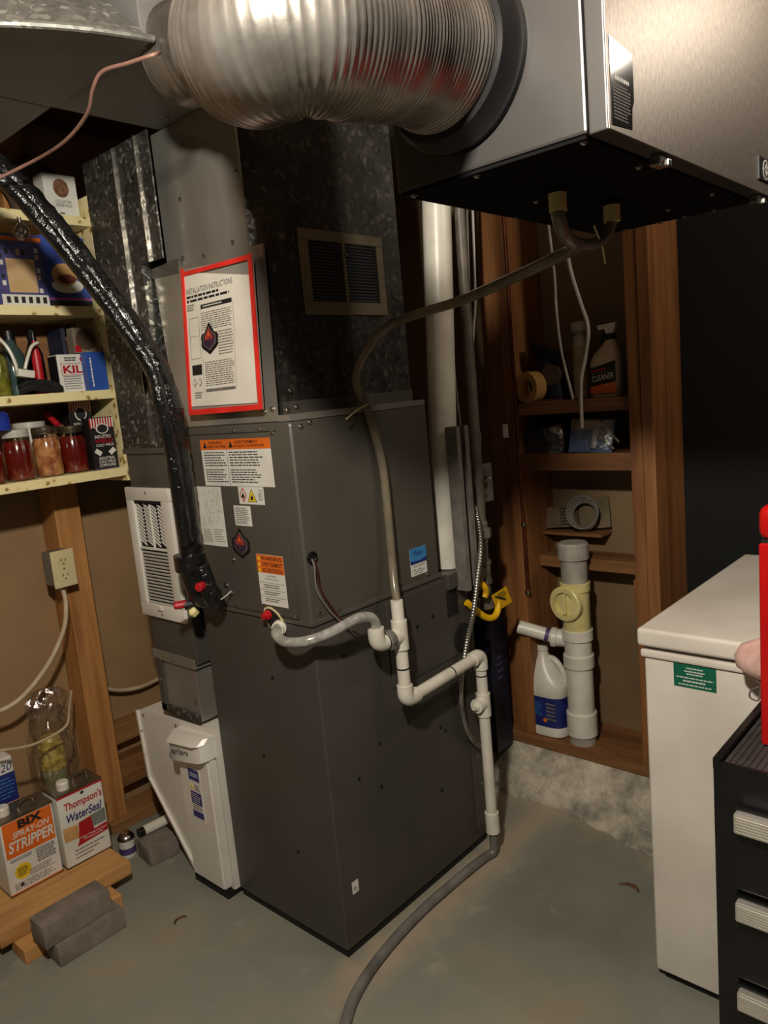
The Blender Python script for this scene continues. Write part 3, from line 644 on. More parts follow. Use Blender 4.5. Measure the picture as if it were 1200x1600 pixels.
fineprint(F, 0.016, 0.195, 0.279, 0.286, 1, ink, sheet, c=0.0038, fill=0.8, ragged=0.02)
fineprint(F, 0.016, 0.05, 0.258, 0.275, 3, ink_grey, sheet, c=0.0038)
decal('text_bar', F, 0.075, 0.200, 0.258, 0.268, ink, sheet, c=0.0038); fineprint(F, 0.085, 0.17, 0.2605, 0.2655, 1, label_white, sheet, c=0.005)
fineprint(F, 0.075, 0.200, 0.205, 0.250, 9, ink_grey, sheet, c=0.0038, fill=0.42, ragged=0.1)
fineprint(F, 0.14, 0.200, 0.140, 0.200, 9, ink_grey, sheet, c=0.0038, fill=0.42, ragged=0.1)
fineprint(F, 0.080, 0.200, 0.068, 0.130, 12, ink_grey, sheet, c=0.0038, fill=0.42, ragged=0.1)
decal('text_bar', F, 0.080, 0.200, 0.055, 0.062, ink_grey, sheet, c=0.0038)
bm = new()
for a0, a1, b0, b1 in ((0.022, 0.064, 0.140, 0.141), (0.022, 0.064, 0.240, 0.241), (0.022, 0.0228, 0.14, 0.241), (0.0632, 0.064, 0.14, 0.241), (0.022, 0.064, 0.195, 0.1956)): fbox(bm, F, a0, a1, b0, b1, 0.0038, 0.0042)
obj('outline_drawing', bm, ink_grey, sheet)
for a0 in (0.072, 0.204): decal('column_rule', F, a0, a0+0.0006, 0.055, 0.262, ink_grey, sheet, c=0.0038, t=0.0004)
decal('photo_block', F, 0.025, 0.066, 0.100, 0.125, ink, sheet, c=0.0038)
for a in (0.032, 0.056):
    poly('stamp', F, [(a-0.008, 0.080), (a, 0.070), (a+0.008, 0.080), (a, 0.092)], ink_grey, sheet, c=0.0038); poly('stamp_field', F, [(a-0.0055, 0.080), (a, 0.073), (a+0.0055, 0.080), (a, 0.088)], paper, sheet, c=0.0047)
fineprint(F, 0.030, 0.066, 0.040, 0.058, 3, ink_grey, sheet, c=0.0038)
emblem(Frame(F.pt(0.106, 0.185, 0.003), F.u, F.v), 0.075, t)

# ------------------------------------------------------------------ return duct drop, register, filter cabinet
t = thing('return_duct', 'spangled galvanised return duct drop between shelf and furnace', 'duct', (1.3, 1.95, 0.54))
RX = 1.15
obj('upper_section', wbox(RX, 1.44, 1.845, 2.075, 1.345, 2.145, 0.002), galvanised, t)
obj('side_strip', wbox(RX, RX+0.006, 1.742, 1.845, 1.835, 2.145, 0.001), galvanised, t)
obj('lower_section', wbox(RX+0.003, 1.44, 1.842, 2.068, 0.72, 1.35, 0.002), steel_dark, t)
obj('boot_section', wbox(RX+0.006, 1.44, 1.862, 2.060, 0.54, 0.73, 0.002), steel, t)
obj('slip_joint', wbox(RX-0.004, 1.444, 1.838, 2.075, 1.335, 1.350, 0.001), steel_dark, t)
obj('slip_joint', wbox(RX-0.002, 1.444, 1.852, 2.072, 0.705, 0.735, 0.001), steel, t)
for y, z in ((1.907, 1.36), (1.797, 1.835)): obj('standing_seam', wbox(RX-0.007, RX, y-0.0015, y+0.0015, z, 2.145), zinc, t)
obj('edge_strip', wbox(RX-0.003, RX+0.003, 2.035, 2.062, 0.54, 0.71, 0.001), steel_dark, t)
obj('bottom_strip', wbox(RX-0.003, RX+0.003, 1.862, 2.062, 0.538, 0.562, 0.001), galvanised, t)
for y, z in ((1.96, 0.72), (2.05, 0.64), (1.87, 0.61), (1.97, 0.55), (1.94, 0.56)): screw((RX-0.003, y, z), XN, t, 0.004)
t = thing('wall_register', 'white louvred register screwed to the return duct', 'register', (RX, 1.96, 0.845))
F = FX(RX+0.003, 2.088, 0.845); RW, RH = 0.232, 0.392
pl = [(0, 0), (RW, 0), (RW, RH), (0.012, RH), (0, RH-0.02)]
bm = new()
for a0, a1, b0, b1 in ((0, RW, 0, 0.040), (0, RW, RH-0.038, RH), (0, 0.038, 0.040, RH-0.038), (RW-0.045, RW, 0.040, RH-0.038)): fbox(bm, F, a0, a1, b0, b1, 0, 0.012, 0.003, 2)
obj('frame', bm, white_paint, t, smooth=True)
obj('backing', fbox(new(), F, 0.03, RW-0.03, 0.03, RH-0.03, 0, 0.001), black_matte, t)
wv = RW-0.083
ls = shared('louvre', lambda: fbox(new(), Frame((0, 0, 0), (0, -1, 0), (-0.45, 0, 0.9)), 0, wv, 0, 0.0072, 0, 0.0012), white_paint)
for k in range(16):
    o = bpy.data.objects.new('louvre', ls); C.objects.link(o); o.parent = t; o.location = F.pt(0.038, 0.042 + k*0.0102, 0.004) - ROOT[t]
obj('divider_bar', fbox(new(), F, 0.038, RW-0.045, 0.207, 0.214, 0.002, 0.010, 0.001, 1), white_paint, t)
vn = shared('deflector_vane', lambda: fbox(new(), Frame((0, 0, 0), (0, -0.88, -0.47), (0, -0.47, 0.88)), 0, 0.034, 0, 0.0052, 0, 0.0014), white_paint)
for col in range(4):
    for k in range(11):
        o = bpy.data.objects.new('deflector_vane', vn); C.objects.link(o); o.parent = t; o.location = F.pt(0.0395 + col*0.0372, 0.2325 + k*0.0108, 0.002) - ROOT[t]
obj('centre_post', fbox(new(), F, 0.038+wv/2-0.002, 0.038+wv/2+0.002, 0.214, RH-0.05, 0.001, 0.006), white_paint, t)
obj('top_slot', fbox(new(), F, 0.040, RW-0.047, RH-0.046, RH-0.038, 0.001, 0.009), black_matte, t)
obj('lever', fbox(new(), F, 0.10, 0.122, 0.026, 0.040, 0.012, 0.018, 0.002, 1), white_paint, t)
screw(F.pt(RW/2, 0.014, 0.012), XN, t, 0.003); screw(F.pt(RW/2, RH-0.014, 0.012), XN, t, 0.003)

t = thing('filter_cabinet', 'white tapered air filter cabinet at the foot of the return duct', 'filter cabinet', (1.3, 1.95, 0))
F = FX(1.152, 0, 0)  # a = -y
side = [(-2.225, 0.505), (-2.225, 0.50), (-2.208, 0.268), (-2.0, 0.022), (-1.803, 0.022), (-1.803, 0.538)]
pts = [(-2.222, 0.498), (-2.206, 0.268), (-1.998, 0.022), (-1.803, 0.022), (-1.803, 0.532)]
bm = new(); prism(bm, F, pts, -0.30, 0); obj('housing', bm, white_paint, t)
bm = new(); prism(bm, F, [(-2.215, 0.268), (-2.206, 0.268), (-1.998, 0.022), (-2.008, 0.018)], -0.002, 0.008); prism(bm, F, [(-2.230, 0.498), (-2.222, 0.498), (-2.206, 0.268), (-2.215, 0.268)], -0.002, 0.008)
obj('edge_flange', bm, white_paint, t)
obj('foot', wbox(1.13, 1.4, 1.81, 1.98, 0, 0.022), black_matte, t)
bm = new(); prism(bm, F, [(-1.972, 0.030), (-1.972, 0.420), (-1.810, 0.455), (-1.810, 0.030)], 0, 0.030)
bmesh.ops.bevel(bm, geom=[e for e in bm.edges], offset=0.006, segments=2, affect='EDGES')
door = obj('door', bm, white_paint, t, smooth=True)
hp = [(-1.984, 0), (-1.984, 0.030), (-1.978, 0.046), (-1.962, 0.054), (-1.830, 0.054), (-1.815, 0.048), (-1.806, 0.030), (-1.806, 0)]
bm = new(); hexa(bm, [F.pt(a, 0.415 + 0.18*(a+1.984), c) for a, c in hp], [F.pt(a, 0.478 + 0.12*(a+1.984), c) for a, c in hp])
hd = obj('door_handle', bm, white_paint, t, smooth=True)
bm = new(); hexa(bm, [F.pt(a, 0.478 + 0.12*(a+1.984), c*1.15 + 0.002) for a, c in hp], [F.pt(a, 0.500 + 0.08*(a+1.984), c*0.7) for a, c in hp])
obj('handle_lip', bm, white_paint, hd, smooth=True)
text(Frame(F.pt(-1.958, 0.437, 0.0545), (0, -1, 0.15), (0, 0, 1)), 'aprilaire', 0.0, 0.092, 0, 0.026, ink, hd, c=0.0008, bold=0.005)
L = FX(1.152-0.030, 0, 0)
q = obj('filter_label', fbox(new(), L, -1.925, -1.862, 0.235, 0.405, 0, 0.001), label_white, t, label='white and navy printed filter label')
for b0, b1, mt in ((0.362, 0.398, blue_l), (0.285, 0.325, blue_l), (0.242, 0.262, blue_l)): decal('label_block', L, -1.920, -1.867, b0, b1, mt, q, c=0.001)
fineprint(L, -1.915, -1.870, 0.288, 0.322, 5, label_white, q, c=0.0022, fill=0.3); fineprint(L, -1.918, -1.868, 0.265, 0.282, 3, ink_grey, q, c=0.0012)
poly('label_triangle', L, [(-1.917, 0.332), (-1.902, 0.332), (-1.9095, 0.348)], yellow, q, c=0.001)
fineprint(L, -1.912, -1.872, 0.374, 0.388, 2, label_white, q, c=0.0022, fill=0.5, ragged=0.05); fineprint(L, -1.898, -1.870, 0.330, 0.350, 3, ink_grey, q, c=0.0012)
for a, b in ((-2.0, 0.50), (-2.19, 0.49), (-2.214, 0.35), (-2.216, 0.43)): screw(F.pt(a, b, 0.004), XN, t, 0.003)

# ------------------------------------------------------------------ black insulated line set
t = thing('refrigerant_lines', 'thick black tape-wrapped refrigerant line sweeping down to the coil cabinet', 'insulated pipe', (1.1, 1.72, 0.95))
ctrl = [(0.55, 1.84, 2.05), (0.70, 1.82, 2.055), (0.800, 1.800, 2.012), (0.870, 1.788, 1.930), (0.935, 1.765, 1.825), (1.0, 1.735, 1.705), (1.05, 1.697, 1.580), (1.072, 1.682, 1.480), (1.085, 1.692, 1.354), (1.095, 1.704, 1.220), (1.102, 1.716, 1.10), (1.105, 1.722, 1.05)]
random.seed(5)
sp = smooth_path(ctrl, 10); NN = len(sp); jit = [random.uniform(-1, 1) for _ in range(NN+1)]
obj('wrapped_sleeve', tube(new(), sp, 0.034, 20, rad=lambda q_: 0.0305 + 0.0020*jit[int(q_*(NN-1))] - 0.004*max(0, q_-0.75)), vinyl_black, t, smooth='all')
obj('liquid_line', tube(new(), smooth_path([Vector(p)+Vector((-0.012, -0.012, -0.016-0.006*i/6)) for i, p in enumerate(ctrl[:7])] + [(1.045, 1.672, 1.47), (1.062, 1.680, 1.35), (1.072, 1.69, 1.22), (1.08, 1.70, 1.10)], 8), 0.019, 14), vinyl_black, t, smooth='all')
obj('collar', lathe(new(), (1.098, 1.722, 1.075), (0.04, 0.03, -1), [(0.030, 0), (0.042, 0.004), (0.042, 0.045), (0.036, 0.050)], 20), vinyl_black, t, smooth=True)
v = obj('valve_boot', tube(new(), smooth_path([(1.102, 1.725, 1.03), (1.108, 1.722, 0.99), (1.118, 1.715, 0.955), (1.150, 1.712, 0.935)], 6), 0.034, 16), vinyl_black, t, smooth='all')
obj('valve_boot', tube(new(), smooth_path([(1.105, 1.690, 1.04), (1.110, 1.680, 1.0), (1.115, 1.672, 0.96), (1.13, 1.668, 0.925)], 6), 0.024, 14), vinyl_black, t, smooth='all')
obj('valve_cap', lathe(new(), (1.09, 1.668, 0.992), (-0.9, -0.4, 0), [(0.012, 0), (0.012, 0.018), (0.009, 0.022)], 10), red_l, t)
obj('valve_cap', lathe(new(), (1.085, 1.745, 0.935), (-0.8, 0.5, 0), [(0.011, 0), (0.011, 0.030), (0.008, 0.034)], 10), red_l, t)
obj('valve_stem', lathe(new(), (1.105, 1.735, 0.935), (-0.8, 0.5, -0.1), [(0.014, 0), (0.014, 0.03)], 12), black_m, t)
obj('brass_nut', lathe(new(), (1.100, 1.725, 0.918), (-0.6, 0.4, -0.5), [(0.012, 0), (0.014, 0.016), (0.008, 0.022)], 6), cream_pvc, t)
obj('zip_tie', tube(new(), smooth_path([(1.10, 1.68, 0.96), (1.12, 1.655, 0.945), (1.14, 1.64, 0.955), (1.155, 1.635, 0.965)], 5), 0.0018, 6), romex_w, t)
for p in ((1.163, 1.665, 0.975), (1.163, 1.648, 0.955)): screw(p, XN, t, 0.005)

# ------------------------------------------------------------------ pipes behind the furnace
o = obj('vent_pipe', tube(new(), [(1.776, 1.398, 0.906), (1.790, 1.372, 1.45), (1.808, 1.345, 2.085)], 0.041, 28), white_pvc, None, loc=(1.776, 1.398, 0.905), smooth=True)
tag(o, 'tall white plastic vent pipe standing behind the coil cabinet', 'pipe')
bm = new()
for x0, x1, y0, y1 in ((1.734, 1.738, 1.290, 1.330), (1.788, 1.792, 1.290, 1.330), (1.738, 1.788, 1.326, 1.330), (1.738, 1.752, 1.290, 1.293), (1.774, 1.788, 1.290, 1.293)): wbox(x0, x1, y0, y1, 0.85, 1.33, 0, bm)
o = obj('strut_channel', bm, box_grey, None, loc=(1.767, 1.32, 0.85)); tag(o, 'grey slotted metal strut bolted upright beside the coil cabinet', 'strut')
t = thing('gas_pipe', 'black iron gas pipe with union and drip leg beside the furnace', 'gas pipe', (1.885, 1.335, 0.75))
obj('riser', tube(new(), [(1.905, 1.345, 2.1), (1.885, 1.335, 0.95)], 0.0165, 18), iron, t, smooth=True)
obj('union', lathe(new(), (1.884, 1.335, 1.03), ZN, [(0.019, 0), (0.022, 0.008), (0.022, 0.022), (0.031, 0.026), (0.031, 0.052), (0.022, 0.058), (0.019, 0.07)], 8), iron, t)
obj('nipple', cyl(new(), (1.884, 1.335, 0.965), (1.884, 1.335, 0.88), 0.0165), iron, t, smooth=True)
obj('tee', cyl(lathe(new(), (1.884, 1.335, 0.905), ZN, [(0.024, 0), (0.024, 0.012), (0.021, 0.014), (0.021, 0.058), (0.024, 0.060), (0.024, 0.072)], 18), (1.884, 1.335, 0.87), (1.835, 1.335, 0.87), 0.021), iron, t, smooth=True)
obj('drip_leg', cyl(new(), (1.884, 1.335, 0.84), (1.884, 1.335, 0.765), 0.0175), iron, t, smooth=True)
obj('drip_cap', lathe(new(), (1.884, 1.335, 0.785), ZN, [(0.024, 0), (0.024, 0.03), (0.018, 0.036)], 18), iron, t, smooth=True)
obj('shutoff_valve', lathe(new(), (1.835, 1.333, 0.865), (-0.5, -0.3, -0.8), [(0.016, 0), (0.022, 0.006), (0.022, 0.02), (0.016, 0.03), (0.016, 0.045)], 12), zinc, t, smooth=True)
hd = obj('valve_handle', tube(new(), smooth_path([(1.815, 1.300, 0.852), (1.825, 1.295, 0.838), (1.832, 1.297, 0.820), (1.826, 1.30, 0.806)], 5), 0.0095, 10), gas_yellow, t, smooth=True)
o = obj('gas_connector', tube(new(), smooth_path([(1.775, 1.33, 0.800), (1.80, 1.322, 0.775), (1.835, 1.314, 0.742), (1.865, 1.308, 0.728), (1.893, 1.308, 0.732), (1.912, 1.312, 0.752), (1.916, 1.32, 0.775)], 8), 0.0105, 12), gas_yellow, None, loc=(1.775, 1.32, 0.72), smooth=True)
tag(o, 'short curved yellow flexible gas connector under the black gas pipe', 'gas hose')
F = Frame((1.858, 1.300, 0.792), (0.80, 0.25, -0.52), (-0.55, 0.1, 0.83))
F = Frame((1.905, 1.31, 0.738), (1, 0, 0.10), (-0.45, 0, 0.9))
t2 = thing('gas_tag', 'yellow warning tag hanging from the gas pipe', 'tag', (1.92, 1.31, 0.74))
q = obj('card', fbox(new(), F, 0, 0.085, 0, 0.065, 0, 0.001), gas_yellow, t2)
poly('print_bar', F, [(0.012, 0.052), (0.055, 0.020), (0.060, 0.026), (0.017, 0.058)], ink, t2, c=0.0012); fineprint(F, 0.03, 0.078, 0.034, 0.058, 4, ink, t2, c=0.0012)
t = thing('switch_box', 'metal electrical box with toggle switch behind the gas pipe', 'switch box', (1.97, 1.40, 1.08))
obj('box', wbox(1.925, 2.005, 1.372, 1.475, 1.080, 1.190, 0.006), box_grey, t)
obj('mounting_plate', wbox(1.918, 1.926, 1.43, 1.51, 1.085, 1.195, 0.003), steel_dark, t)
cv = obj('cover', wbox(1.922, 2.010, 1.366, 1.372, 1.072, 1.194, 0.002), box_grey, t)
obj('toggle', tube(new(), [(1.965, 1.366, 1.137), (1.965, 1.345, 1.150)], 0.005, 8), romex_w, cv); obj('toggle_frame', wbox(1.957, 1.973, 1.362, 1.366, 1.118, 1.155), zinc, cv)
screw((1.965, 1.366, 1.172), YN, t, 0.004); screw((1.965, 1.366, 1.092), YN, t, 0.004)
# armoured conduit
path = resample(smooth_path([(1.895, 1.36, 1.085), (1.85, 1.325, 1.06), (1.825, 1.300, 1.03), (1.797, 1.280, 0.97), (1.765, 1.276, 0.883), (1.742, 1.285, 0.78), (1.733, 1.308, 0.694), (1.700, 1.322, 0.547), (1.715, 1.325, 0.428), (1.752, 1.322, 0.360), (1.795, 1.33, 0.325)], 14), 0.0022); n2 = len(path)
o = obj('armoured_conduit', tube(new(), path, 0.008, 10, rad=lambda q_: 0.0068 + (0, 0.0014, 0.0016, 0)[int(round(q_*(n2-1))) % 4]), M('conduit_steel', (190, 186, 176), (150, 146, 138), 0.3, 0.9, 20), None, loc=(1.78, 1.31, 0.33), smooth=True)
tag(o, 'ribbed silver armoured conduit hanging from the switch box to the furnace', 'conduit')
for dx, pts in ((0, [(2.03, 1.40, 2.08), (2.005, 1.40, 1.757), (1.985, 1.39, 1.55), (1.975, 1.39, 1.365), (1.992, 1.392, 1.27), (1.985, 1.40, 1.185)]), (1, [(2.075, 1.41, 2.08), (2.055, 1.41, 1.80), (2.045, 1.41, 1.69), (2.0, 1.40, 1.55), (1.988, 1.40, 1.36), (2.003, 1.40, 1.27), (1.995, 1.42, 1.185)])):
    o = obj('electrical_cable', tube(new(), smooth_path(pts, 8), 0.0045, 8), romex_w, None, loc=(1.99, 1.40, 1.19), smooth=True)
    tag(o, ('straight pale cable dropping into the switch box', 'bowed pale cable tied beside the straight one above the switch box')[dx], 'cable')
for z in (1.53, 1.34):
    o = obj('cable_tie', lathe(new(), (1.984, 1.395, z), (0, 0, 1), [(0.014, 0), (0.014, 0.005)], 10), black_m); tag(o, ('upper', 'lower')[z < 1.4] + ' black tie around the two pale cables', 'cable tie')
o = obj('control_cable', tube(new(), smooth_path([(1.86, 1.37, 2.08), (1.855, 1.37, 1.7), (1.862, 1.372, 1.4), (1.870, 1.36, 1.2), (1.872, 1.36, 1.09)], 8), 0.0035, 8), ink_grey, None, loc=(1.86, 1.37, 1.1), smooth=True)
tag(o, 'thin dark grey cable hanging behind the black gas pipe', 'cable')
o = obj('suction_pipe', tube(new(), smooth_path([(1.95, 1.50, 2.1), (1.955, 1.50, 1.5), (1.96, 1.50, 0.15)], 8), 0.016, 12), black_m, None, loc=(1.96, 1.5, 0.14), smooth=True)
tag(o, 'dark pipe standing in the shadow behind the switch box', 'pipe')

# unit drain hoses joining into one
t = thing('unit_drain_hose', 'clear hose joining two ventilation unit drains and looping to the condensate pipe', 'hose', (1.4, 1.27, 0.9))
J = (1.253, 0.640, 1.666)
for x, y in ((1.17, 0.632), (1.353, 0.625)):
    obj('sleeve', lathe(new(), (x, y, 1.738), ZN, [(0.0145, 0), (0.0145, 0.028)], 14), cream_pvc, t, smooth=True)
obj('inlet_hose', tube(new(), smooth_path([(1.17, 0.632, 1.715), (1.172, 0.632, 1.700), (1.190, 0.634, 1.678), (1.22, 0.637, 1.667), J], 8), 0.0115, 12), tube_clear, t, smooth=True)
obj('inlet_hose', tube(new(), smooth_path([(1.353, 0.625, 1.722), (1.350, 0.626, 1.706), (1.33, 0.630, 1.683), (1.295, 0.634, 1.669), J], 8), 0.0095, 12), tube_clear, t, smooth=True)
obj('main_hose', tube(new(), smooth_path([J, (1.306, 0.70, 1.665), (1.369, 0.85, 1.649), (1.425, 1.02, 1.631), (1.461, 1.18, 1.622), (1.454, 1.28, 1.599), (1.416, 1.335, 1.527), (1.410, 1.350, 1.473), (1.425, 1.335, 1.400), (1.450, 1.325, 1.270), (1.447, 1.318, 1.135), (1.440, 1.312, 1.015), (1.425, 1.298, 0.95), (1.405, 1.275, 0.90)], 8), 0.0115, 12), tube_clear, t, smooth=True)
tie = obj('zip_tie', tube(new(), [(1.420, 1.325, 1.420), (1.37, 1.315, 1.41), (1.315, 1.305, 1.39)], 0.0022, 6), ivory, t)
obj('zip_tie', tube(new(), [(1.27, 0.62, 1.695), (1.32, 0.63, 1.665), (1.35, 0.64, 1.64)], 0.0016, 6), ivory, t)
for k, pts in enumerate(([(2.15, 1.20, 1.95), (2.15, 1.185, 1.75), (2.15, 1.185, 1.65), (2.16, 1.18, 1.52), (2.17, 1.155, 1.37)], [(2.15, 1.15, 1.97), (2.15, 1.135, 1.78), (2.15, 1.105, 1.66), (2.15, 1.083, 1.58), (2.16, 1.10, 1.50), (2.17, 1.125, 1.42), (2.17, 1.13, 1.28)])):
    o = obj('hanging_cable', tube(new(), smooth_path(pts, 8), 0.0042 if k == 0 else 0.006, 8), romex_w, None, loc=pts[-1], smooth=True)
    tag(o, ('thin pale cable hanging in the dark alcove beside the paint tools', 'thicker pale cable hanging in front of the spray bottle')[k], 'cable')

# ------------------------------------------------------------------ alcove: drain stack
SX, SY = 2.248, 1.225
t = thing('drain_stack', 'grey and cream plastic drain stack with cleanout in the wood alcove', 'drain pipe', (SX, SY, 0.18))
obj('top_cap', lathe(new(), (SX, SY, 0.838), (0, 0, 1), [(0.052, 0), (0.052, 0.048), (0.045, 0.055)], 32), grey_pvc, t, smooth=True)
obj('upper_pipe', cyl(new(), (SX, SY, 0.745), (SX, SY, 0.84), 0.0445, 32), grey_pvc, t, smooth=True)
tee = obj('cleanout_tee', lathe(new(), (SX, SY, 0.59), (0, 0, 1), [(0.045, 0), (0.0465, 0.003), (0.0465, 0.135), (0.051, 0.138), (0.051, 0.165), (0.046, 0.167)], 32), cream_pvc, t, smooth=True)
obj('cleanout_socket', lathe(new(), (2.235, SY+0.008, 0.690), (-1, 0.12, 0), [(0.046, 0), (0.046, 0.022), (0.060, 0.026), (0.060, 0.042), (0.056, 0.045), (0.040, 0.045), (0.040, 0.028)], 32), cream_pvc, tee, smooth=True)
obj('cleanout_plug', lathe(new(), (2.207, SY+0.011, 0.690), (-1, 0.12, 0), [(0.0405, 0), (0.0405, 0.004), (0.036, 0.005)], 28), cream_pvc, tee, smooth=True)
obj('plug_bar', fbox(new(), FX(2.204, SY+0.018, 0.654), 0, 0.010, 0, 0.072, 0, 0.016, 0.003), cream_pvc, tee)
obj('branch_tee', lathe(new(), (SX, SY, 0.455), (0, 0, 1), [(0.044, 0), (0.052, 0.004), (0.052, 0.045), (0.046, 0.050), (0.046, 0.098), (0.052, 0.101), (0.052, 0.135), (0.045, 0.137)], 32), white_pvc, t, smooth=True)
obj('branch_socket', lathe(new(), (2.25, 1.265, 0.548), (-0.35, 0.93, 0.1), [(0.030, 0), (0.030, 0.035), (0.034, 0.038), (0.034, 0.055), (0.028, 0.058)], 20), white_pvc, t, smooth=True)
obj('branch_pipe', cyl(new(), (2.235, 1.300, 0.553), (2.185, 1.420, 0.588), 0.0235, 20), white_pvc, t, smooth=True)
obj('primer_ring', lathe(new(), (2.226, 1.322, 0.559), (-0.05, 0.12, 0.035), [(0.0245, 0), (0.0245, 0.014)], 20), purple_l, t)
obj('lower_pipe', cyl(new(), (SX, SY, 0.26), (SX, SY, 0.47), 0.0455, 32), white_pvc, t, smooth=True)
obj('coupling', lathe(new(), (SX, SY, 0.212), (0, 0, 1), [(0.052, 0), (0.052, 0.08), (0.048, 0.084)], 32), white_pvc, t, smooth=True)
obj('stub', cyl(new(), (SX, SY, 0.18), (SX, SY, 0.215), 0.0455, 32), grey_pvc, t, smooth=True)
# bleach style jug
t = thing('plastic_jug', 'white plastic jug with navy label beside the drain stack', 'jug', (2.25, 1.358, 0.18))
F = Frame((2.270, 1.357, 0.18), (0, -1, 0), (0, 0, 1))
secs = [(0.0, 0.068, 0.056, 3.2, 0, 0), (0.006, 0.075, 0.062, 3.2, 0, 0), (0.030, 0.076, 0.063, 3.2, 0, 0), (0.034, 0.0745, 0.0615, 3.2, 0, 0), (0.155, 0.0745, 0.0615, 3.2, 0, 0), (0.160, 0.077, 0.063, 3, 0, 0), (0.190, 0.076, 0.061, 2.8, 0, 0), (0.215, 0.064, 0.056, 2.4, -0.010, 0), (0.24, 0.050, 0.047, 2.2, -0.018, 0), (0.268, 0.034, 0.034, 2.1, -0.021, 0), (0.290, 0.021, 0.021, 2, -0.022, 0), (0.302, 0.018, 0.018, 2, -0.022, 0), (0.304, 0.021, 0.021, 2, -0.022, 0), (0.323, 0.021, 0.021, 2, -0.022, 0)]
F.n = -F.n  # depth axis only; symmetric section
obj('body', loft(new(), F, secs), white_pvc, t, smooth=True)
F.n = -F.n
obj('handle', tube(new(), smooth_path([F.pt(-0.010, 0.272, 0), F.pt(0.018, 0.276, 0), F.pt(0.042, 0.256, 0), F.pt(0.060, 0.222, 0), F.pt(0.062, 0.185, 0), F.pt(0.055, 0.165, 0)], 6), 0.011, 12), white_pvc, t, smooth=True)
lab = obj('label', loft(new(), F, [(0.040, 0.0752, 0.0622, 3.2, 0, 0), (0.150, 0.0752, 0.0622, 3.2, 0, 0)]), blue_l, t, smooth=True)
LF = FX(2.270-0.0624, 1.357, 0.18)
fineprint(LF, -0.052, 0.005, 0.078, 0.132, 7, sky_l, lab, fill=0.3, c=0.0004); fineprint(LF, 0.016, 0.055, 0.066, 0.136, 5, ink_grey, lab, fill=0.55, c=0.0004)
poly('label_seal', LF, [(0.010+0.008*math.cos(k*PI/6), 0.066+0.008*math.sin(k*PI/6)) for k in range(12)], orange, lab, c=0.0004)
# spray bottle
t = thing('spray_bottle', 'beige trigger spray bottle of cleaner on the alcove shelf', 'spray bottle', (2.26, 1.083, 1.365))
F = FX(2.265, 1.085, 1.365)
obj('body', loft(new(), F, [(0, 0.046, 0.026, 3.5, 0, 0), (0.005, 0.049, 0.029, 3.5, 0, 0), (0.11, 0.049, 0.029, 3.5, 0, 0), (0.135, 0.042, 0.028, 3, 0.006, 0), (0.165, 0.022, 0.018, 2.2, 0.016, 0), (0.178, 0.014, 0.014, 2, 0.018, 0)]), M('beige_plastic', (206, 190, 160), (190, 172, 140), 0.35, 0, 9), t, smooth=True)
obj('neck_ring', lathe(new(), F.pt(0.018, 0.176, 0), (0, 0, 1), [(0.016, 0), (0.016, 0.018)], 16), black_m, t)
obj('trigger_head', prism(new(), F, [(-0.022, 0.222), (0.040, 0.226), (0.034, 0.206), (0.030, 0.194), (0.008, 0.194), (0.002, 0.210), (-0.016, 0.208)], -0.011, 0.011), white_pvc, t)
obj('trigger', prism(new(), F, [(-0.008, 0.208), (0.003, 0.208), (-0.004, 0.185), (-0.014, 0.165), (-0.018, 0.168), (-0.010, 0.190)], -0.006, 0.006), black_m, t)
L = FX(2.265-0.0292, 1.085, 1.365)
lab = poly('label', L, [(-0.042, 0.012), (0.042, 0.012), (0.042, 0.112), (-0.042, 0.092)], ink, t)
poly('label_band', L, [(-0.042, 0.014), (0.042, 0.014), (0.042, 0.048), (-0.042, 0.036)], orange, lab, c=0.0008)
F2 = Frame(L.pt(-0.036, 0.050, 0), (0, -1, 0.13), (0, 0, 1)); text(F2, 'CLEANER', 0, 0.074, 0.0, 0.018, label_white, lab, c=0.001, bold=0.01)
fineprint(F2, 0.0, 0.05, 0.021, 0.028, 1, ink_grey, lab, c=0.001); decal('label_stripe', F2, -0.002, 0.048, 0.031, 0.036, red_l, lab, c=0.0009)
# tape roll, glove, tools
t = tag(obj('masking_tape', lathe(new(), (2.232, 1.338, 1.416), (-0.9, 0.25, 0.0), [(0.030, -0.02), (0.051, -0.02), (0.051, 0.025), (0.030, 0.025), (0.030, -0.02)], 36, cap=False), M('masking_tape_tan', (186, 146, 82), (160, 120, 62), 0.6, 0, 10), None, loc=(2.232, 1.338, 1.365), smooth=True), 'tan roll of masking tape standing on the alcove shelf', 'tape')
t = thing('caulking_tube', 'pale caulking tube leaning in the alcove behind the cable', 'tube', (2.27, 1.19, 1.365))
obj('barrel', cyl(new(), (2.268, 1.175, 1.366), (2.29, 1.185, 1.53), 0.024, 20), M('pale_carton', (172, 156, 120), (140, 124, 92), 0.5, 0, 12), t, smooth=True)
obj('cap', lathe(new(), (2.29, 1.185, 1.53), (0.1, 0.05, 1), [(0.024, 0), (0.020, 0.03), (0.012, 0.045), (0.026, 0.05), (0.026, 0.075), (0.02, 0.08)], 18), grey_pvc, t, smooth=True)
t = thing('sander', 'dark blue power sander lying on its side in the alcove', 'power tool', (2.28, 1.29, 1.365))
obj('body', loft(new(), Frame((2.285, 1.285, 1.42), (0, -1, 0), (0, 0.25, 1)), [(-0.05, 0.035, 0.03, 2.6, 0, 0), (0.0, 0.042, 0.036, 2.6, 0, 0), (0.06, 0.040, 0.034, 2.4, 0, 0), (0.11, 0.030, 0.028, 2.2, 0, 0)]), M('dark_blue_casing', (34, 42, 62), (22, 28, 42), 0.45, 0, 9), t, smooth=True)
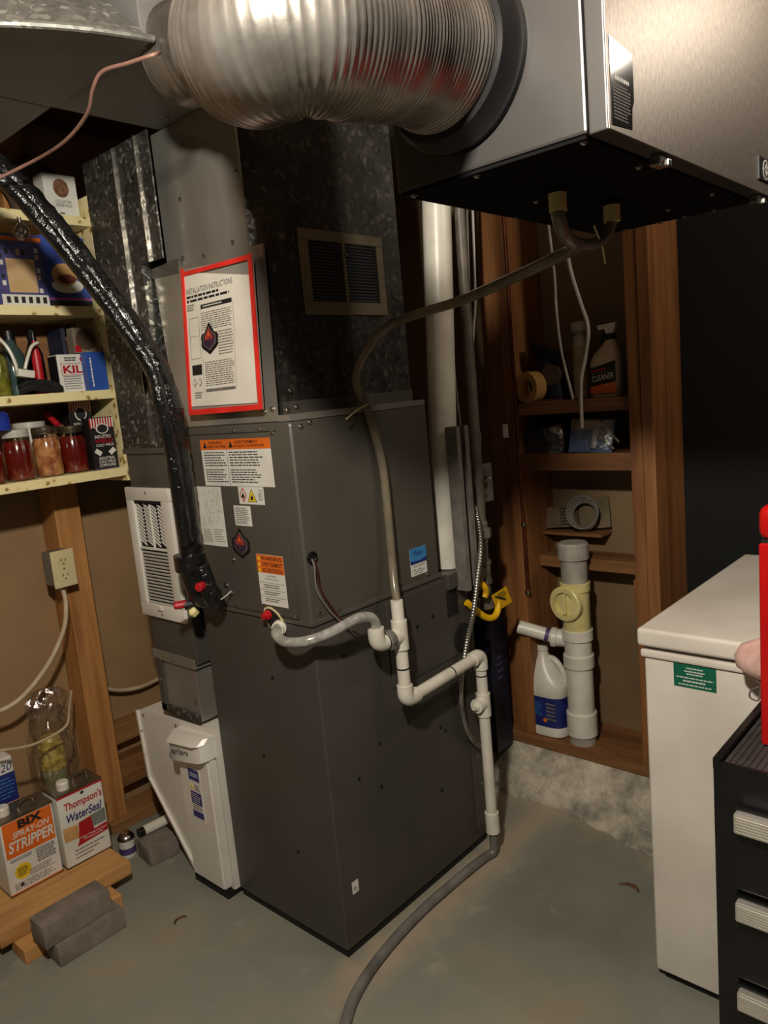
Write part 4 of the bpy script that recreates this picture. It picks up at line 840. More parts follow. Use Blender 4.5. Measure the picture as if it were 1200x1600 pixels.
obj('handle', fbox(new(), Frame((2.26, 1.35, 1.53), (0, -0.9, -0.35), (0, -0.35, 0.9)), 0, 0.125, 0, 0.036, -0.02, 0.02, 0.008), black_m, t, smooth=True)
obj('pad', cyl(new(), (2.262, 1.272, 1.45), (2.246, 1.272, 1.45), 0.034, 20), M('brown_pad', (92, 70, 54), (70, 52, 40), 0.7, 0, 12), t, smooth=True)
obj('base_plate', wbox(2.24, 2.30, 1.24, 1.33, 1.365, 1.372), M('brown_pad', (0, 0, 0)), t)
# blister packs on the second shelf
pk = thin('crinkled_film', (0.82, 0.85, 0.88), 0.16, 0.12, 0.8, 40)
t = thing('clear_package', 'clear plastic bag of black fittings on the alcove shelf', 'package', (2.24, 1.31, 1.195))
obj('contents', loft(new(), FX(2.27, 1.31, 1.195), [(0.004, 0.085, 0.03, 3, 0, 0), (0.03, 0.09, 0.035, 3, 0, 0), (0.07, 0.08, 0.03, 3, 0, 0), (0.085, 0.05, 0.02, 3, 0, 0)]), M('dark_fittings', (48, 48, 50), (14, 14, 15), 0.3, 0, 40, bmp=0.8, bscale=60), t, smooth=True)
obj('film', loft(new(), FX(2.245, 1.325, 1.197), [(0.0, 0.105, 0.050, 3, 0, 0), (0.04, 0.11, 0.055, 3, 0, 0), (0.085, 0.10, 0.045, 2.5, 0, 0), (0.10, 0.10, 0.02, 2, 0, 0)]), pk, t, smooth=True)
obj('paper_tag', fbox(new(), FX(2.19, 1.432, 1.255), 0, 0.02, 0, 0.045, 0, 0.001), label_white, t)
t = thing('blister_pack', 'pale blue blister pack of hardware beside the clear bag', 'package', (2.24, 1.12, 1.195))
F = Frame((2.215, 1.205, 1.200), (0.15, -1, -0.04), (0.25, -0.06, 1))
obj('card', fbox(new(), F, 0, 0.14, 0, 0.105, -0.002, 0), M('pale_blue_card', (96, 120, 158), (70, 90, 128), 0.5, 0, 9), t)
obj('header_card', fbox(new(), F, 0.0, 0.09, 0.072, 0.105, 0, 0.001), M('pale_carton', (0, 0, 0)), t)
obj('tool', fbox(new(), F, 0.075, 0.092, 0.010, 0.075, 0.001, 0.014, 0.003), grey_pvc, t); obj('tool', tube(new(), [F.pt(0.10, 0.09, 0.01), F.pt(0.165, 0.03, 0.012)], 0.005, 8), zinc, t); obj('tool', tube(new(), [F.pt(0.09, 0.06, 0.01), F.pt(0.15, 0.008, 0.012)], 0.005, 8), zinc, t)
obj('bubble', loft(new(), F, [(0.005, 0.07, 0.022, 4, 0.075, 0), (0.05, 0.075, 0.026, 4, 0.08, 0), (0.10, 0.07, 0.015, 4, 0.075, 0)]), pk, t, smooth=True)
# carton and coil
t = thing('carton', 'small worn brown carton with dark print leaning in the alcove', 'carton', (2.38, 1.34, 0.903))
F = Frame((2.36, 1.398, 0.907), (0.04, -1, 0.11), (0.12, 0.11, 1))
obj('box', fbox(new(), F, 0, 0.125, 0, 0.075, -0.035, 0, 0.002, 1), M('old_carton', (112, 96, 70), (88, 74, 52), 0.7, 0, 10), t)
fineprint(F, 0.07, 0.122, 0.005, 0.072, 6, ink, t, fill=0.6)
t = thing('wire_coil', 'coil of pale wire on a card beside the brown carton', 'wire coil', (2.38, 1.23, 0.903))
for k in range(4): obj('loop', lathe(new(), (2.36-0.006*k, 1.235, 0.965+0.004*k), (-0.95, -0.1, 0.25), [(0.044+0.004*k+0.004*math.cos(q_*PI/3), 0.004*math.sin(q_*PI/3)) for q_ in range(7)], 32, cap=False), M('dim_wire', (124, 118, 106), (100, 94, 84), 0.5, 0, 12), t, smooth=True)
obj('card', fbox(new(), Frame((2.392, 1.25, 0.906), (0.0, -1, 0.15), (0.1, 0.1, 1)), -0.02, 0.095, 0, 0.105, -0.003, 0), MATS['old_carton'], t)

t = thing('copper_line', 'dark copper tube strapped along the alcove stud', 'pipe', (2.19, 1.40, 0.70))
obj('tube', tube(new(), [(2.195, 1.380, 2.0), (2.195, 1.378, 0.72)], 0.006, 10), copper, t, smooth=True)
for z in (0.95, 0.71): obj('clip', lathe(new(), (2.195, 1.378, z), (0, 0, 1), [(0.009, 0), (0.009, 0.012)], 10), zinc, t)
t = thing('dark_bottles', 'dark box with white and purple print in the gap beside the alcove', 'box', (2.1, 1.52, 0.14))
obj('carton', wbox(2.08, 2.18, 1.47, 1.60, 0.14, 0.62, 0.004), M('navy_carton', (24, 26, 46), (14, 15, 28), 0.5, 0, 6), t)
L = FY(1.47, 2.08, 0.14); fineprint(L, 0.03, 0.07, 0.26, 0.36, 4, purple_l, t, c=0.001, fill=0.4)

# ------------------------------------------------------------------ chest freezer
t = thing('chest_freezer', 'white chest freezer with green sticker beside the alcove', 'freezer', (1.93, 0.1, 0))
obj('body', wbox(1.565, 2.30, -0.52, 0.692, 0.022, 0.815, 0.01, seg=3), freezer_white, t, smooth=True)
obj('base', wbox(1.58, 2.28, -0.50, 0.675, 0, 0.024), black_matte, t)
obj('top_rim', wbox(1.558, 2.305, -0.527, 0.697, 0.812, 0.829, 0.005), freezer_white, t)
obj('gasket', wbox(1.572, 2.295, -0.51, 0.684, 0.828, 0.840), M('gasket_grey', (150, 144, 132), (120, 114, 104), 0.6, 0, 8), t)
obj('lid', wbox(1.552, 2.312, -0.53, 0.702, 0.838, 0.879, 0.010, seg=4), freezer_white, t, smooth=True)
L = FX(1.565, 0.625, 0.756); q = decal('sticker', L, 0, 0.090, 0, 0.053, green_l, t, label='green printed appliance sticker')
for b, wd in ((0.044, 0.036), (0.037, 0.044), (0.031, 0.034)): fineprint(L, 0.045-wd/2, 0.045+wd/2, b-0.002, b+0.003, 1, label_white, q, fill=0.55, ragged=0.02)
fineprint(L, 0.006, 0.084, 0.020, 0.025, 1, label_white, q, fill=0.5, ragged=0.02); fineprint(L, 0.02, 0.068, 0.012, 0.018, 1, label_white, q, fill=0.6, ragged=0.02); fineprint(L, 0.01, 0.08, 0.004, 0.009, 1, label_white, q, fill=0.5, ragged=0.02)
# pink drawstring bag
t = thing('drawstring_bag', 'pale pink cloth bag with drawstring hanging off the freezer', 'bag', (1.48, 0.44, 0.80))
pinkm = M('pink_cloth', (226, 190, 178), (196, 156, 144), 0.85, 0, 14, bmp=0.6, bscale=40)
F = FX(1.500, 0.432, 0.80)
bm = loft(new(), F, [(0.030, 0.016, 0.013, 2, 0.022, 0), (0.038, 0.030, 0.022, 2, 0.012, 0), (0.052, 0.044, 0.032, 2, 0.006, 0), (0.075, 0.050, 0.036, 2, 0.006, 0), (0.098, 0.044, 0.030, 2, 0.015, 0), (0.115, 0.025, 0.018, 2, 0.03, 0)], 40)
for v_ in bm.verts: v_.co += Vector((math.sin(v_.co.y*190+v_.co.z*90), math.cos(v_.co.z*170+v_.co.y*120), 0))*0.004
obj('pouch', bm, pinkm, t, smooth='all')
bm = loft(new(), F, [(0.0, 0.030, 0.02, 2, 0.036, 0), (0.010, 0.026, 0.018, 2, 0.032, 0), (0.022, 0.018, 0.014, 2, 0.026, 0), (0.034, 0.024, 0.020, 2, 0.018, 0)], 40)
for i, v_ in enumerate(bm.verts): v_.co += Vector((math.sin(i*1.9)*0.004, math.cos(i*1.9)*0.003, 0))
obj('gathered_neck', bm, pinkm, t, smooth='all')
cordm = M('grey_cord', (120, 104, 96), (90, 76, 70), 0.7, 0, 20)
for pts in ([(0.008, 0.026), (-0.008, 0.014), (-0.010, 0.0), (0.004, -0.004), (0.008, 0.010), (0.010, 0.026)], [(0.012, 0.024), (0.020, 0.004), (0.034, -0.012), (0.038, -0.026)]):
    obj('cord', tube(new(), smooth_path([F.pt(a, b, 0.024) for a, b in pts], 6), 0.0018, 6), cordm, t)

# ------------------------------------------------------------------ tool cabinet and red chest
t = thing('tool_cabinet', 'black tool cabinet with ribbed silver drawer pulls', 'tool cabinet', (1.37, 0.1, 0))
TX, TY, TZ = 1.195, 0.418, 0.80
obj('body', wbox(TX, 1.548, -0.45, TY, 0.04, TZ-0.012, 0.004), M('black_enamel', (17, 17, 18), (12, 12, 13), 0.35, 0, 6), t)
obj('base', wbox(TX+0.01, 1.54, -0.44, TY-0.01, 0, 0.042), black_matte, t)
bm = new(); wbox(TX, 1.548, TY-0.012, TY, TZ-0.014, TZ+0.006, 0.002, bm); wbox(TX, TX+0.008, -0.45, TY-0.012, TZ-0.014, TZ, 0.001, bm); wbox(1.538, 1.548, -0.45, TY-0.012, TZ-0.014, TZ+0.006, 0.002, bm)
obj('top_rim', bm, MATS['black_enamel'], t)
bm = new(); wbox(TX+0.010, 1.536, -0.44, TY-0.014, TZ-0.013, TZ-0.004, 0, bm)
mat_t = obj('liner_mat', bm, M('rubber_liner', (62, 59, 57), (46, 44, 43), 0.7, 0, 30), t)
bm = new()
for k in range(56): wbox(TX+0.012, 1.534, TY-0.022-k*0.010, TY-0.017-k*0.010, TZ-0.004, TZ-0.0018, 0, bm)
o = obj('mat_ribs', bm, MATS['rubber_liner'], mat_t)
for z0, z1 in ((0.590, 0.735), (0.425, 0.578), (0.225, 0.412), (0.055, 0.212)):
    d = obj('drawer', wbox(TX-0.012, TX, -0.40, TY-0.035, z0, z1, 0.003), MATS['black_enamel'], t)
    bm = new(); zt = z1-0.002
    prism(bm, Frame((TX-0.012, 0, 0), (-1, 0, 0), (0, 0, 1)), [(0, zt-0.036), (0, zt), (0.010, zt), (0.024, zt-0.008), (0.027, zt-0.034), (0.022, zt-0.036)], -TY+0.045 if False else -0.0, 0.001)
    bm.free(); bm = new()
    wbox(TX-0.030, TX-0.012, -0.38, TY-0.040, zt-0.034, zt, 0.004, bm)
    hd = obj('pull', bm, M('ribbed_aluminium', (206, 203, 192), (186, 182, 172), 0.32, 0.6, 10), d)
    bm = new()
    for k in range(6): wbox(TX-0.0315, TX-0.029, -0.376, TY-0.043, zt-0.031+k*0.005, zt-0.0285+k*0.005, 0, bm)
    bm2 = bm; o = obj('pull_ribs', bm2, MATS['ribbed_aluminium'], d)
t = thing('red_chest', 'red metal tool chest with rounded lid on the black cabinet', 'tool chest', (1.42, 0.08, TZ))
obj('body', wbox(1.292, 1.533, -0.43, 0.371, TZ-0.0015, 1.150, 0.006, seg=3), red_paint, t, smooth=True)
obj('lid', wbox(1.290, 1.537, -0.432, 0.373, 1.153, 1.212, 0.022, seg=5), red_paint, t, smooth=True)
obj('lid_seam', wbox(1.296, 1.531, -0.426, 0.367, 1.148, 1.156), black_matte, t)

# ------------------------------------------------------------------ wall outlet and cables at left
t = thing('wall_outlet', 'ivory duplex outlet in a surface box on the wall stud', 'outlet', (1.062, 2.43, 0.92))
obj('box', wbox(1.028, 1.098, 2.405, 2.471, 0.925, 1.035, 0.003), box_grey, t)
F = FY(2.405, 1.026, 0.918); pl = obj('cover_plate', fbox(new(), F, 0, 0.076, 0, 0.121, 0, 0.005, 0.002, 2), ivory, t, smooth=True)
for b in (0.036, 0.085):
    r_ = obj('socket', prism(new(), F, [(0.038+0.0185*math.cos(k*PI/10), b+max(-0.0135, min(0.0135, 0.0185*math.sin(k*PI/10)))) for k in range(20)], 0.005, 0.0066), ivory, t)
    for a, h in ((0.030, 0.010), (0.045, 0.008)): obj('slot', fbox(new(), F, a, a+0.0024, b-0.001, b+h-0.001, 0.0066, 0.007), ink, r_)
    obj('slot', fbox(new(), F, 0.036, 0.0405, b-0.0105, b-0.006, 0.0066, 0.007), ink, r_)
screw(F.pt(0.038, 0.0605, 0.005), YN, t, 0.002)
obj('cable_clamp', lathe(new(), (1.062, 2.435, 0.925), ZN, [(0.012, 0), (0.012, 0.012), (0.008, 0.02)], 10), zinc, t)
o = obj('power_cable', tube(new(), smooth_path([(1.062, 2.432, 0.915), (1.060, 2.42, 0.86), (1.035, 2.41, 0.78), (0.965, 2.405, 0.685), (0.87, 2.405, 0.61), (0.79, 2.42, 0.585), (0.68, 2.5, 0.56), (0.6, 2.57, 0.56)], 8), 0.0075, 10), romex, None, loc=(1.062, 2.43, 0.56), smooth=True)
tag(o, 'cream cable curving down from the ivory outlet', 'cable')
o = obj('thin_cord', tube(new(), smooth_path([(0.55, 2.30, 0.56), (0.745, 2.285, 0.518), (0.80, 2.285, 0.503), (0.856, 2.285, 0.498), (0.94, 2.29, 0.511), (0.99, 2.36, 0.535), (1.04, 2.44, 0.56)], 8), 0.0042, 8), romex, None, loc=(0.856, 2.285, 0.49), smooth=True)
tag(o, 'thin pale cord stretched in front of the plastic bag', 'cord')
o = obj('wall_cable', tube(new(), smooth_path([(1.17, 2.53, 0.515), (1.22, 2.535, 0.48), (1.28, 2.54, 0.455), (1.36, 2.545, 0.443), (1.5, 2.56, 0.45)], 8), 0.0075, 8), romex, None, loc=(1.17, 2.54, 0.44), smooth=True)
tag(o, 'cream cable sagging along the wall between stud and return duct', 'cable')

# ------------------------------------------------------------------ pantry shelf
t = thing('storage_shelf', 'wooden shelf unit covered in cream patterned paper on the left wall', 'shelf', (0.95, 2.36, 1.245))
S1, S2, S3, S4 = 1.285, 1.532, 1.786, 2.052
YF, YB = 2.25, 2.465
for z in (S1, S2, S3, S4): obj('shelf_board', wbox(0.52, 1.246, YF, YB, z-0.028, z, 0.002), contact, t)
obj('side_panel', wbox(1.246, 1.276, YF-0.002, YB, 1.240, 2.115, 0.002), contact, t)
obj('side_panel', wbox(0.49, 0.52, YF-0.002, YB, 1.240, 2.115, 0.002), contact, t)
obj('back_panel', wbox(0.49, 1.276, YB, YB+0.004, 1.240, 2.09), wood_x, t)
glass = thin('clear_glass', (0.93, 0.95, 0.93), 0.07, 0.03)
def jar(x, y, z, fill, lid, label, rr=0.042, h=0.150, chunky=False):
    t = thing('preserve_jar', label, 'jar', (x, y, z), 'preserve jars on the shelf')
    o = (x, y, z)
    obj('contents', lathe(new(), o, (0, 0, 1), [(rr*0.86, 0.003), (rr*0.95, 0.009), (rr*0.95, h*0.68), (rr*0.80, h*0.78), (rr*0.4, h*0.79)], 28), fill, t, smooth=True)
    obj('glass', lathe(new(), o, (0, 0, 1), [(rr*0.9, 0), (rr, 0.007), (rr, h*0.70), (rr*0.84, h*0.80), (rr*0.84, h*0.9)], 28), glass, t, smooth=True)
    l_ = obj('lid', lathe(new(), o, (0, 0, 1), [(rr*0.88, h*0.85), (rr*0.90, h*0.865), (rr*0.88, h*0.88), (rr*0.90, h*0.90), (rr*0.90, h*0.985), (rr*0.86, h), (rr*0.6, h)], 28), lid, t, smooth=True)
    return t
sauce = M('red_sauce', (122, 30, 20), (92, 18, 13), 0.15, 0, 14, coat=0.8)
fruit = M('tan_fruit', (206, 142, 90), (150, 84, 48), 0.15, 0, 26, coat=0.8, lo=0.42, hi=0.58)
pickle = M('green_pickles', (150, 146, 52), (88, 86, 24), 0.15, 0, 24, coat=0.8)
lid_w = M('white_lid', (210, 206, 196), (190, 185, 174), 0.35, 0.1, 9); lid_s = M('gold_tin_lid', (150, 136, 112), (110, 98, 80), 0.3, 0.9, 12)
jar(0.858, 2.318, S1, sauce, lid_s, 'dark red preserve jar at the end beside the blue cap')
jar(0.946, 2.318, S1, sauce, lid_w, 'dark red preserve jar with a white lid')
jar(1.036, 2.322, S1, fruit, lid_s, 'tan fruit preserve jar between two red jars')
jar(1.120, 2.325, S1, sauce, lid_s, 'dark red preserve jar with gold lid beside the black weld box', h=0.146)
jar(0.918, 2.32, S2, pickle, lid_s, 'green pickle jar on the middle shelf')
o = obj('spare_lid', lathe(new(), (1.03, 2.41, S1), (0, 0, 1), [(0.046, 0), (0.046, 0.150), (0.048, 0.152), (0.048, 0.168), (0.02, 0.170)], 28), lid_w, None, loc=(1.03, 2.41, S1), smooth=True); tag(o, 'white-topped round tub behind the fruit jar', 'tub')
o = obj('blue_bottle', loft(new(), FY(2.30, 0.885, S1), [(0.150, 0.038, 0.03, 3, 0, 0.0), (0.152, 0.042, 0.034, 3, 0, 0), (0.195, 0.042, 0.034, 3, 0, 0), (0.205, 0.034, 0.026, 3, 0, 0)]), M('blue_plastic', (34, 54, 150), (24, 38, 118), 0.3, 0, 12), None, loc=(0.885, 2.30, S1+0.15), smooth=True); tag(o, 'bright blue plastic cap resting on the end jar', 'cap')
o = obj('red_marker', tube(new(), [(1.10, 2.36, S1+0.152), (1.09, 2.40, S1+0.185)], 0.009, 10), red_l, None, loc=(1.10, 2.38, S1+0.15)); tag(o, 'red bottle nozzle poking up behind the gold lid jar', 'bottle cap')
def fbx(name, label, cat, x0, x1, y0, y1, z0, z1, mat, bev=0.001):
    t = thing(name, label, cat, ((x0+x1)/2, (y0+y1)/2, z0)); obj('body', wbox(x0, x1, y0, y1, z0, z1, bev), mat, t); return t
blackbox = M('black_carton', (30, 26, 26), (20, 17, 17), 0.5, 0, 8)
def weld(x0, x1, y0, z0, h, label):
    t = fbx('weld_box', label, 'box', x0, x1, y0, y0+0.05, z0, z0+h, blackbox); L = FY(y0, x0, z0); W = x1-x0
    for k in range(9): decal('stripe', L, k*W/9, k*W/9+W/18, h*0.80, h*0.985, red_l, t)
    decal('stripe_ground', L, 0, W, h*0.80, h*0.985, label_white, t, c=-0.0004, t=0.0008)
    sh = [(0.5+0.27*math.cos(a*PI/8), 0.78+0.10*math.sin(a*PI/8)) for a in range(16)]
    s_ = poly('crest', L, [(a*W, b*h) for a, b in sh], label_white, t, c=0.001); poly('crest_field', L, [((a-0.5)*0.8*W+0.5*W, ((b-0.78)*0.8+0.78)*h) for a, b in sh], ink, t, c=0.002)
    text(L, 'INDUSTRO', 0.15*W, 0.82*W, 0.60*h, 0.66*h, label_white, t, c=0.001, bold=0.01); text(L, 'WELD', 0.13*W, 0.88*W, 0.505*h, 0.59*h, red_l, t, c=0.001, bold=0.012)
    text(L, 'COLD WELD', 0.16*W, 0.90*W, 0.44*h, 0.49*h, label_white, t, c=0.001, bold=0.01)
    for s in (1, -1):
        Fh = Frame(L.pt(0.5*W + s*-0.30*W, 0.33*h, 0), (0.8, 0, s*-0.6), (s*0.6, 0, 0.8))
        decal('tube_picture', Fh, -0.14*W, 0.14*W, -0.04*h, 0.05*h, label_white, t, c=0.001)
    text(L, 'INDUSTRIAL\nCOLD WELD\nCOMPOUND', 0.18*W, 0.88*W, 0.05*h, 0.24*h, label_white, t, c=0.001, bold=0.01)
    for k in range(12): decal('edge_mark', L, k*W/12, k*W/12+W/26, 0.0, 0.03*h, purple_l, t)
    return t
weld(1.158, 1.238, 2.275, S1, 0.164, 'black cold weld box with red striped top in front')
weld(1.14, 1.215, 2.36, S1, 0.232, 'taller black cold weld box half hidden behind the front one')
# middle shelf
t = thing('paint_can', 'white primer can with red KILZ lettering on the middle shelf', 'can', (1.145, 2.32, S2))
F = FY(2.295, 1.100, S2)
obj('body', wbox(1.098, 1.192, 2.295, 2.36, S2, S2+0.116, 0.004), label_white, t); obj('side_panel', wbox(1.0965, 1.098, 2.30, 2.355, S2+0.004, S2+0.112), blackbox, t)
text(F, 'KILZ', 0.012, 0.104, 0.058, 0.082, red_l, t, c=0.001, bold=0.03); fineprint(F, 0.02, 0.06, 0.094, 0.108, 2, ink, t, c=0.001); fineprint(F, 0.01, 0.07, 0.008, 0.052, 6, ink_grey, t, fill=0.35)
bm = new()
for a0, a1, b0, b1 in ((0.006, 0.085, 0.052, 0.0532), (0.006, 0.085, 0.087, 0.0882), (0.006, 0.0072, 0.052, 0.0882)): fbox(bm, F, a0, a1, b0, b1, 0.0004, 0.001)
obj('red_outline', bm, red_l, t); poly('red_circle', F, [(0.078+0.009*math.cos(k*PI/8), 0.100+0.009*math.sin(k*PI/8)) for k in range(16)], red_l, t)
t = fbx('blue_box', 'bright blue carton overlapping the primer can', 'box', 1.172, 1.236, 2.262, 2.292, S2, S2+0.118, M('blue_carton', (46, 86, 168), (36, 70, 146), 0.45, 0, 8))
fineprint(Frame((1.182, 2.262, S2+0.012), (0, 0, 1), (-1, 0, 0)), 0, 0.09, -0.008, 0.0, 1, label_white, t, c=0.001, ragged=0.02)
t = fbx('tape_pack', 'clear pack holding a brown tape roll above the blue carton', 'package', 1.160, 1.234, 2.298, 2.335, S2+0.118, S2+0.196, M('grey_card', (132, 120, 104), (110, 98, 84), 0.4, 0, 10))
obj('tape_roll', lathe(new(), (1.198, 2.298, S2+0.160), YN, [(0.016, 0), (0.031, 0), (0.031, 0.006), (0.016, 0.006)], 24), M('brown_tape', (86, 68, 52), (66, 50, 38), 0.4, 0, 12), t); obj('red_tab', fbox(new(), FY(2.298, 1.162, S2+0.122), 0, 0.02, 0, 0.02, 0, 0.001), red_l, t)
fbx('navy_book', 'dark navy book standing behind the primer can', 'book', 1.145, 1.158, 2.34, 2.44, S2, S2+0.20, M('navy_cover', (34, 40, 66), (24, 30, 52), 0.5, 0, 7))
def bottle(x, y, z, h, r, mat, label, cap):
    t = thing('bottle', label, 'bottle', (x, y, z)); obj('body', lathe(new(), (x, y, z), (0, 0, 1), [(r*0.92, 0), (r, 0.005), (r, h*0.62), (r*0.45, h*0.8), (r*0.42, h*0.86)], 20), mat, t, smooth=True)
    obj('cap', lathe(new(), (x, y, z), (0, 0, 1), [(r*0.5, h*0.85), (r*0.5, h*0.98), (r*0.4, h)], 16), cap, t, smooth=True); return t
darkg = M('dark_glass', (34, 30, 30), (20, 18, 18), 0.1, 0, 8, coat=0.6)
bottle(1.052, 2.33, S2, 0.19, 0.014, red_l, 'slim red bottle next to the primer can', black_m)
bottle(1.005, 2.39, S2, 0.20, 0.036, M('teal_glass', (70, 92, 88), (50, 70, 68), 0.15, 0, 8), 'teal tinted bottle behind the white plug', black_m)
bottle(1.078, 2.40, S2, 0.205, 0.026, darkg, 'dark bottle behind the slim red one', black_m)
bottle(0.930, 2.425, S2, 0.20, 0.03, darkg, 'dark bottle behind the pickle jar', black_m)
t = thing('power_plug', 'white power plug and looped cord on the middle shelf', 'plug', (0.985, 2.28, S2))
Fp = Frame((0.985, 2.275, S2+0.062), (1, 0, -0.18), (0.18, 0, 1)); obj('plug_body', fbox(new(), Fp, -0.022, 0.026, -0.011, 0.011, -0.012, 0.012, 0.003), white_pvc, t, smooth=True)
obj('cord', tube(new(), smooth_path([(0.967, 2.278, S2+0.07), (0.962, 2.275, S2+0.10), (0.950, 2.28, S2+0.14), (0.93, 2.30, S2+0.17), (0.90, 2.33, S2+0.16)], 6), 0.0048, 8), white_pvc, t, smooth=True)
obj('cord', tube(new(), smooth_path([(0.990, 2.278, S2+0.075), (1.003, 2.28, S2+0.105), (1.025, 2.29, S2+0.140), (1.050, 2.30, S2+0.152), (1.06, 2.33, S2+0.145)], 6), 0.0048, 8), white_pvc, t, smooth=True)
o = obj('black_cord', tube(new(), smooth_path([(0.965, 2.272, S2+0.012), (1.0, 2.268, S2+0.02), (1.04, 2.272, S2+0.014), (1.085, 2.275, S2+0.012), (1.06, 2.285, S2+0.03), (1.0, 2.29, S2+0.035), (0.97, 2.285, S2+0.02)], 8), 0.010, 8), black_matte, None, loc=(1.02, 2.28, S2), smooth=True); tag(o, 'bunched black cord lying under the white plug', 'cord')
# books and boxes on the third shelf
bk = M('violet_blue_print', (72, 74, 132), (58, 56, 104), 0.45, 0, 12)
t = fbx('picture_box', 'blue picture box with beige window and row of tiny portraits', 'box', 0.930, 1.096, 2.280, 2.32, S3, S3+0.205, bk)
F = FY(2.280, 0.930, S3)
decal('top_band', F, 0, 0.166, 0.185, 0.197, orange, t); w_ = decal('beige_window', F, 0.055, 0.138, 0.040, 0.135, M('beige_print', (204, 172, 128), (186, 152, 106), 0.5, 0, 6), t, c=0.0002)
fineprint(F, 0.065, 0.125, 0.046, 0.072, 4, tan_l, w_, c=0.0012, fill=0.3)
st_ = decal('portrait_strip', F, 0.03, 0.166, 0.002, 0.034, label_white, t)
for k in range(6): decal('portrait', F, 0.042+k*0.021, 0.053+k*0.021, 0.010, 0.028, blackbox, st_, c=0.0009)
for k in range(7): decal('portrait', F, 0.142, 0.152, 0.040+k*0.019, 0.053+k*0.019, (label_white, purple_l, tan_l)[k % 3], t); decal('portrait', F, 0.038, 0.048, 0.040+k*0.019, 0.053+k*0.019, (purple_l, label_white, ink)[k % 3], t)
for k in range(5): decal('portrait', F, 0.056+k*0.016, 0.066+k*0.016, 0.145, 0.162, (ink, purple_l, tan_l)[k % 3], t)
t = fbx('picture_book', 'blue book showing a plate of food and a pink stripe', 'book', 1.100, 1.238, 2.292, 2.33, S3, S3+0.212, M('blue_print', (62, 84, 164), (44, 60, 128), 0.45, 0, 9))
F = FY(2.292, 1.100, S3)
decal('black_band', F, 0, 0.138, 0.004, 0.020, ink, t); decal('pink_stripe', F, 0, 0.138, 0.024, 0.029, M('pink_print', (206, 84, 140), (190, 70, 124), 0.5, 0, 9), t)
pt_ = poly('plate_picture', F, [(0.066+0.050*math.cos(k*PI/10), 0.066+0.022*math.sin(k*PI/10)) for k in range(20)], label_white, t)
poly('food_picture', F, [(0.060+0.040*math.cos(k*PI/8), 0.098+0.034*math.sin(k*PI/8)) for k in range(16)], tan_l, t, c=0.001); poly('food_picture', F, [(0.066+0.030*math.cos(k*PI/6), 0.086+0.014*math.sin(k*PI/6)) for k in range(12)], M('food_brown', (120, 60, 44), (80, 38, 28), 0.5, 0, 60), t, c=0.002)
decal('black_band', F, 0.06, 0.138, 0.176, 0.190, ink, t); fineprint(F, 0.07, 0.13, 0.179, 0.187, 1, label_white, t, c=0.001)
t = thing('glass_bulb', 'small clear glass bulb hanging under the top shelf', 'bulb', (1.03, 2.235, 1.99))
obj('globe', lathe(new(), (1.025, 2.238, 1.985), (0, 0, 1), [(0.003, -0.025), (0.014, -0.021), (0.022, -0.012), (0.025, 0), (0.022, 0.012), (0.014, 0.021), (0.008, 0.026)], 24), thin('bulb_glass', (0.9, 0.9, 0.88), 0.25, 0.03), t, smooth=True); obj('stem', cyl(new(), (1.025, 2.238, 2.01), (1.025, 2.238, 2.026), 0.006, 10), zinc, t)
obj('hook', tube(new(), [(1.025, 2.238, 2.02), (1.025, 2.251, 2.03)], 0.003, 6), zinc, t)
t = fbx('mug_box', 'white mug box with round brown emblem on the top shelf', 'box', 1.134, 1.236, 2.285, 2.345, S4, S4+0.124, label_white)
F = FY(2.285, 1.134, S4)
sl_ = poly('emblem', F, [(0.053+0.024*math.cos(k*PI/12), 0.085+0.027*math.sin(k*PI/12)) for k in range(24)], M('brown_seal', (128, 92, 64), (96, 64, 42), 0.6, 0, 60, lo=0.42, hi=0.58), t)
text(F, 'COLLECTOR', 0.030, 0.080, 0.042, 0.050, ink, t); text(F, 'SERIES MUG', 0.030, 0.080, 0.031, 0.039, ink, t); fineprint(F, 0.040, 0.056, 0.008, 0.016, 1, ink, t)
bm = loft(new(), FY(2.41, 1.16, S4), [(0, 0.06, 0.04, 2.2, 0, 0), (0.08, 0.08, 0.05, 2.4, 0, 0), (0.14, 0.105, 0.06, 2.2, 0, 0), (0.175, 0.07, 0.05, 2, 0, 0), (0.20, 0.02, 0.02, 2, 0, 0)], 36)
for v_ in bm.verts: v_.co += Vector((math.sin(v_.co.z*70+v_.co.y*50), math.sin(v_.co.x*90), math.sin(v_.co.x*60+v_.co.z*40)))*0.005
o = obj('cloth_bundle', bm, M('dusty_cloth', (112, 94, 78), (78, 64, 52), 0.9, 0, 12, bmp=0.4, bscale=30), None, loc=(1.16, 2.40, S4), smooth='all'); tag(o, 'dusty brown cloth bundle behind the white mug box', 'cloth')

# ------------------------------------------------------------------ cans, plank and bricks on the floor at left
o = obj('wood_plank', wbox(0.60, 0.996, 2.118, 2.36, 0.041, 0.086, 0.004), plank_m, None, loc=(0.8, 2.24, 0.041)); tag(o, 'short pale wood plank carrying the metal cans', 'plank')
o = obj('wood_block', wbox(0.635, 0.925, 2.055, 2.145, 0, 0.041, 0.003), plank_m, None, loc=(0.78, 2.1, 0)); tag(o, 'wood offcut lying under the front of the plank', 'wood block')
o = obj('wood_block', wbox(0.62, 0.95, 2.27, 2.34, 0, 0.041, 0.003), plank_m, None, loc=(0.78, 2.3, 0)); tag(o, 'wood offcut lying under the back of the plank', 'wood block')
def brick(F, l_, w_, h_, label, loc):
    bm = fbox(new(), F, 0, l_, 0, w_, 0, h_, 0.006, 2); o = obj('brick', bm, brick_m, None, loc=loc, smooth=True); return tag(o, label, 'brick', 'grey bricks')
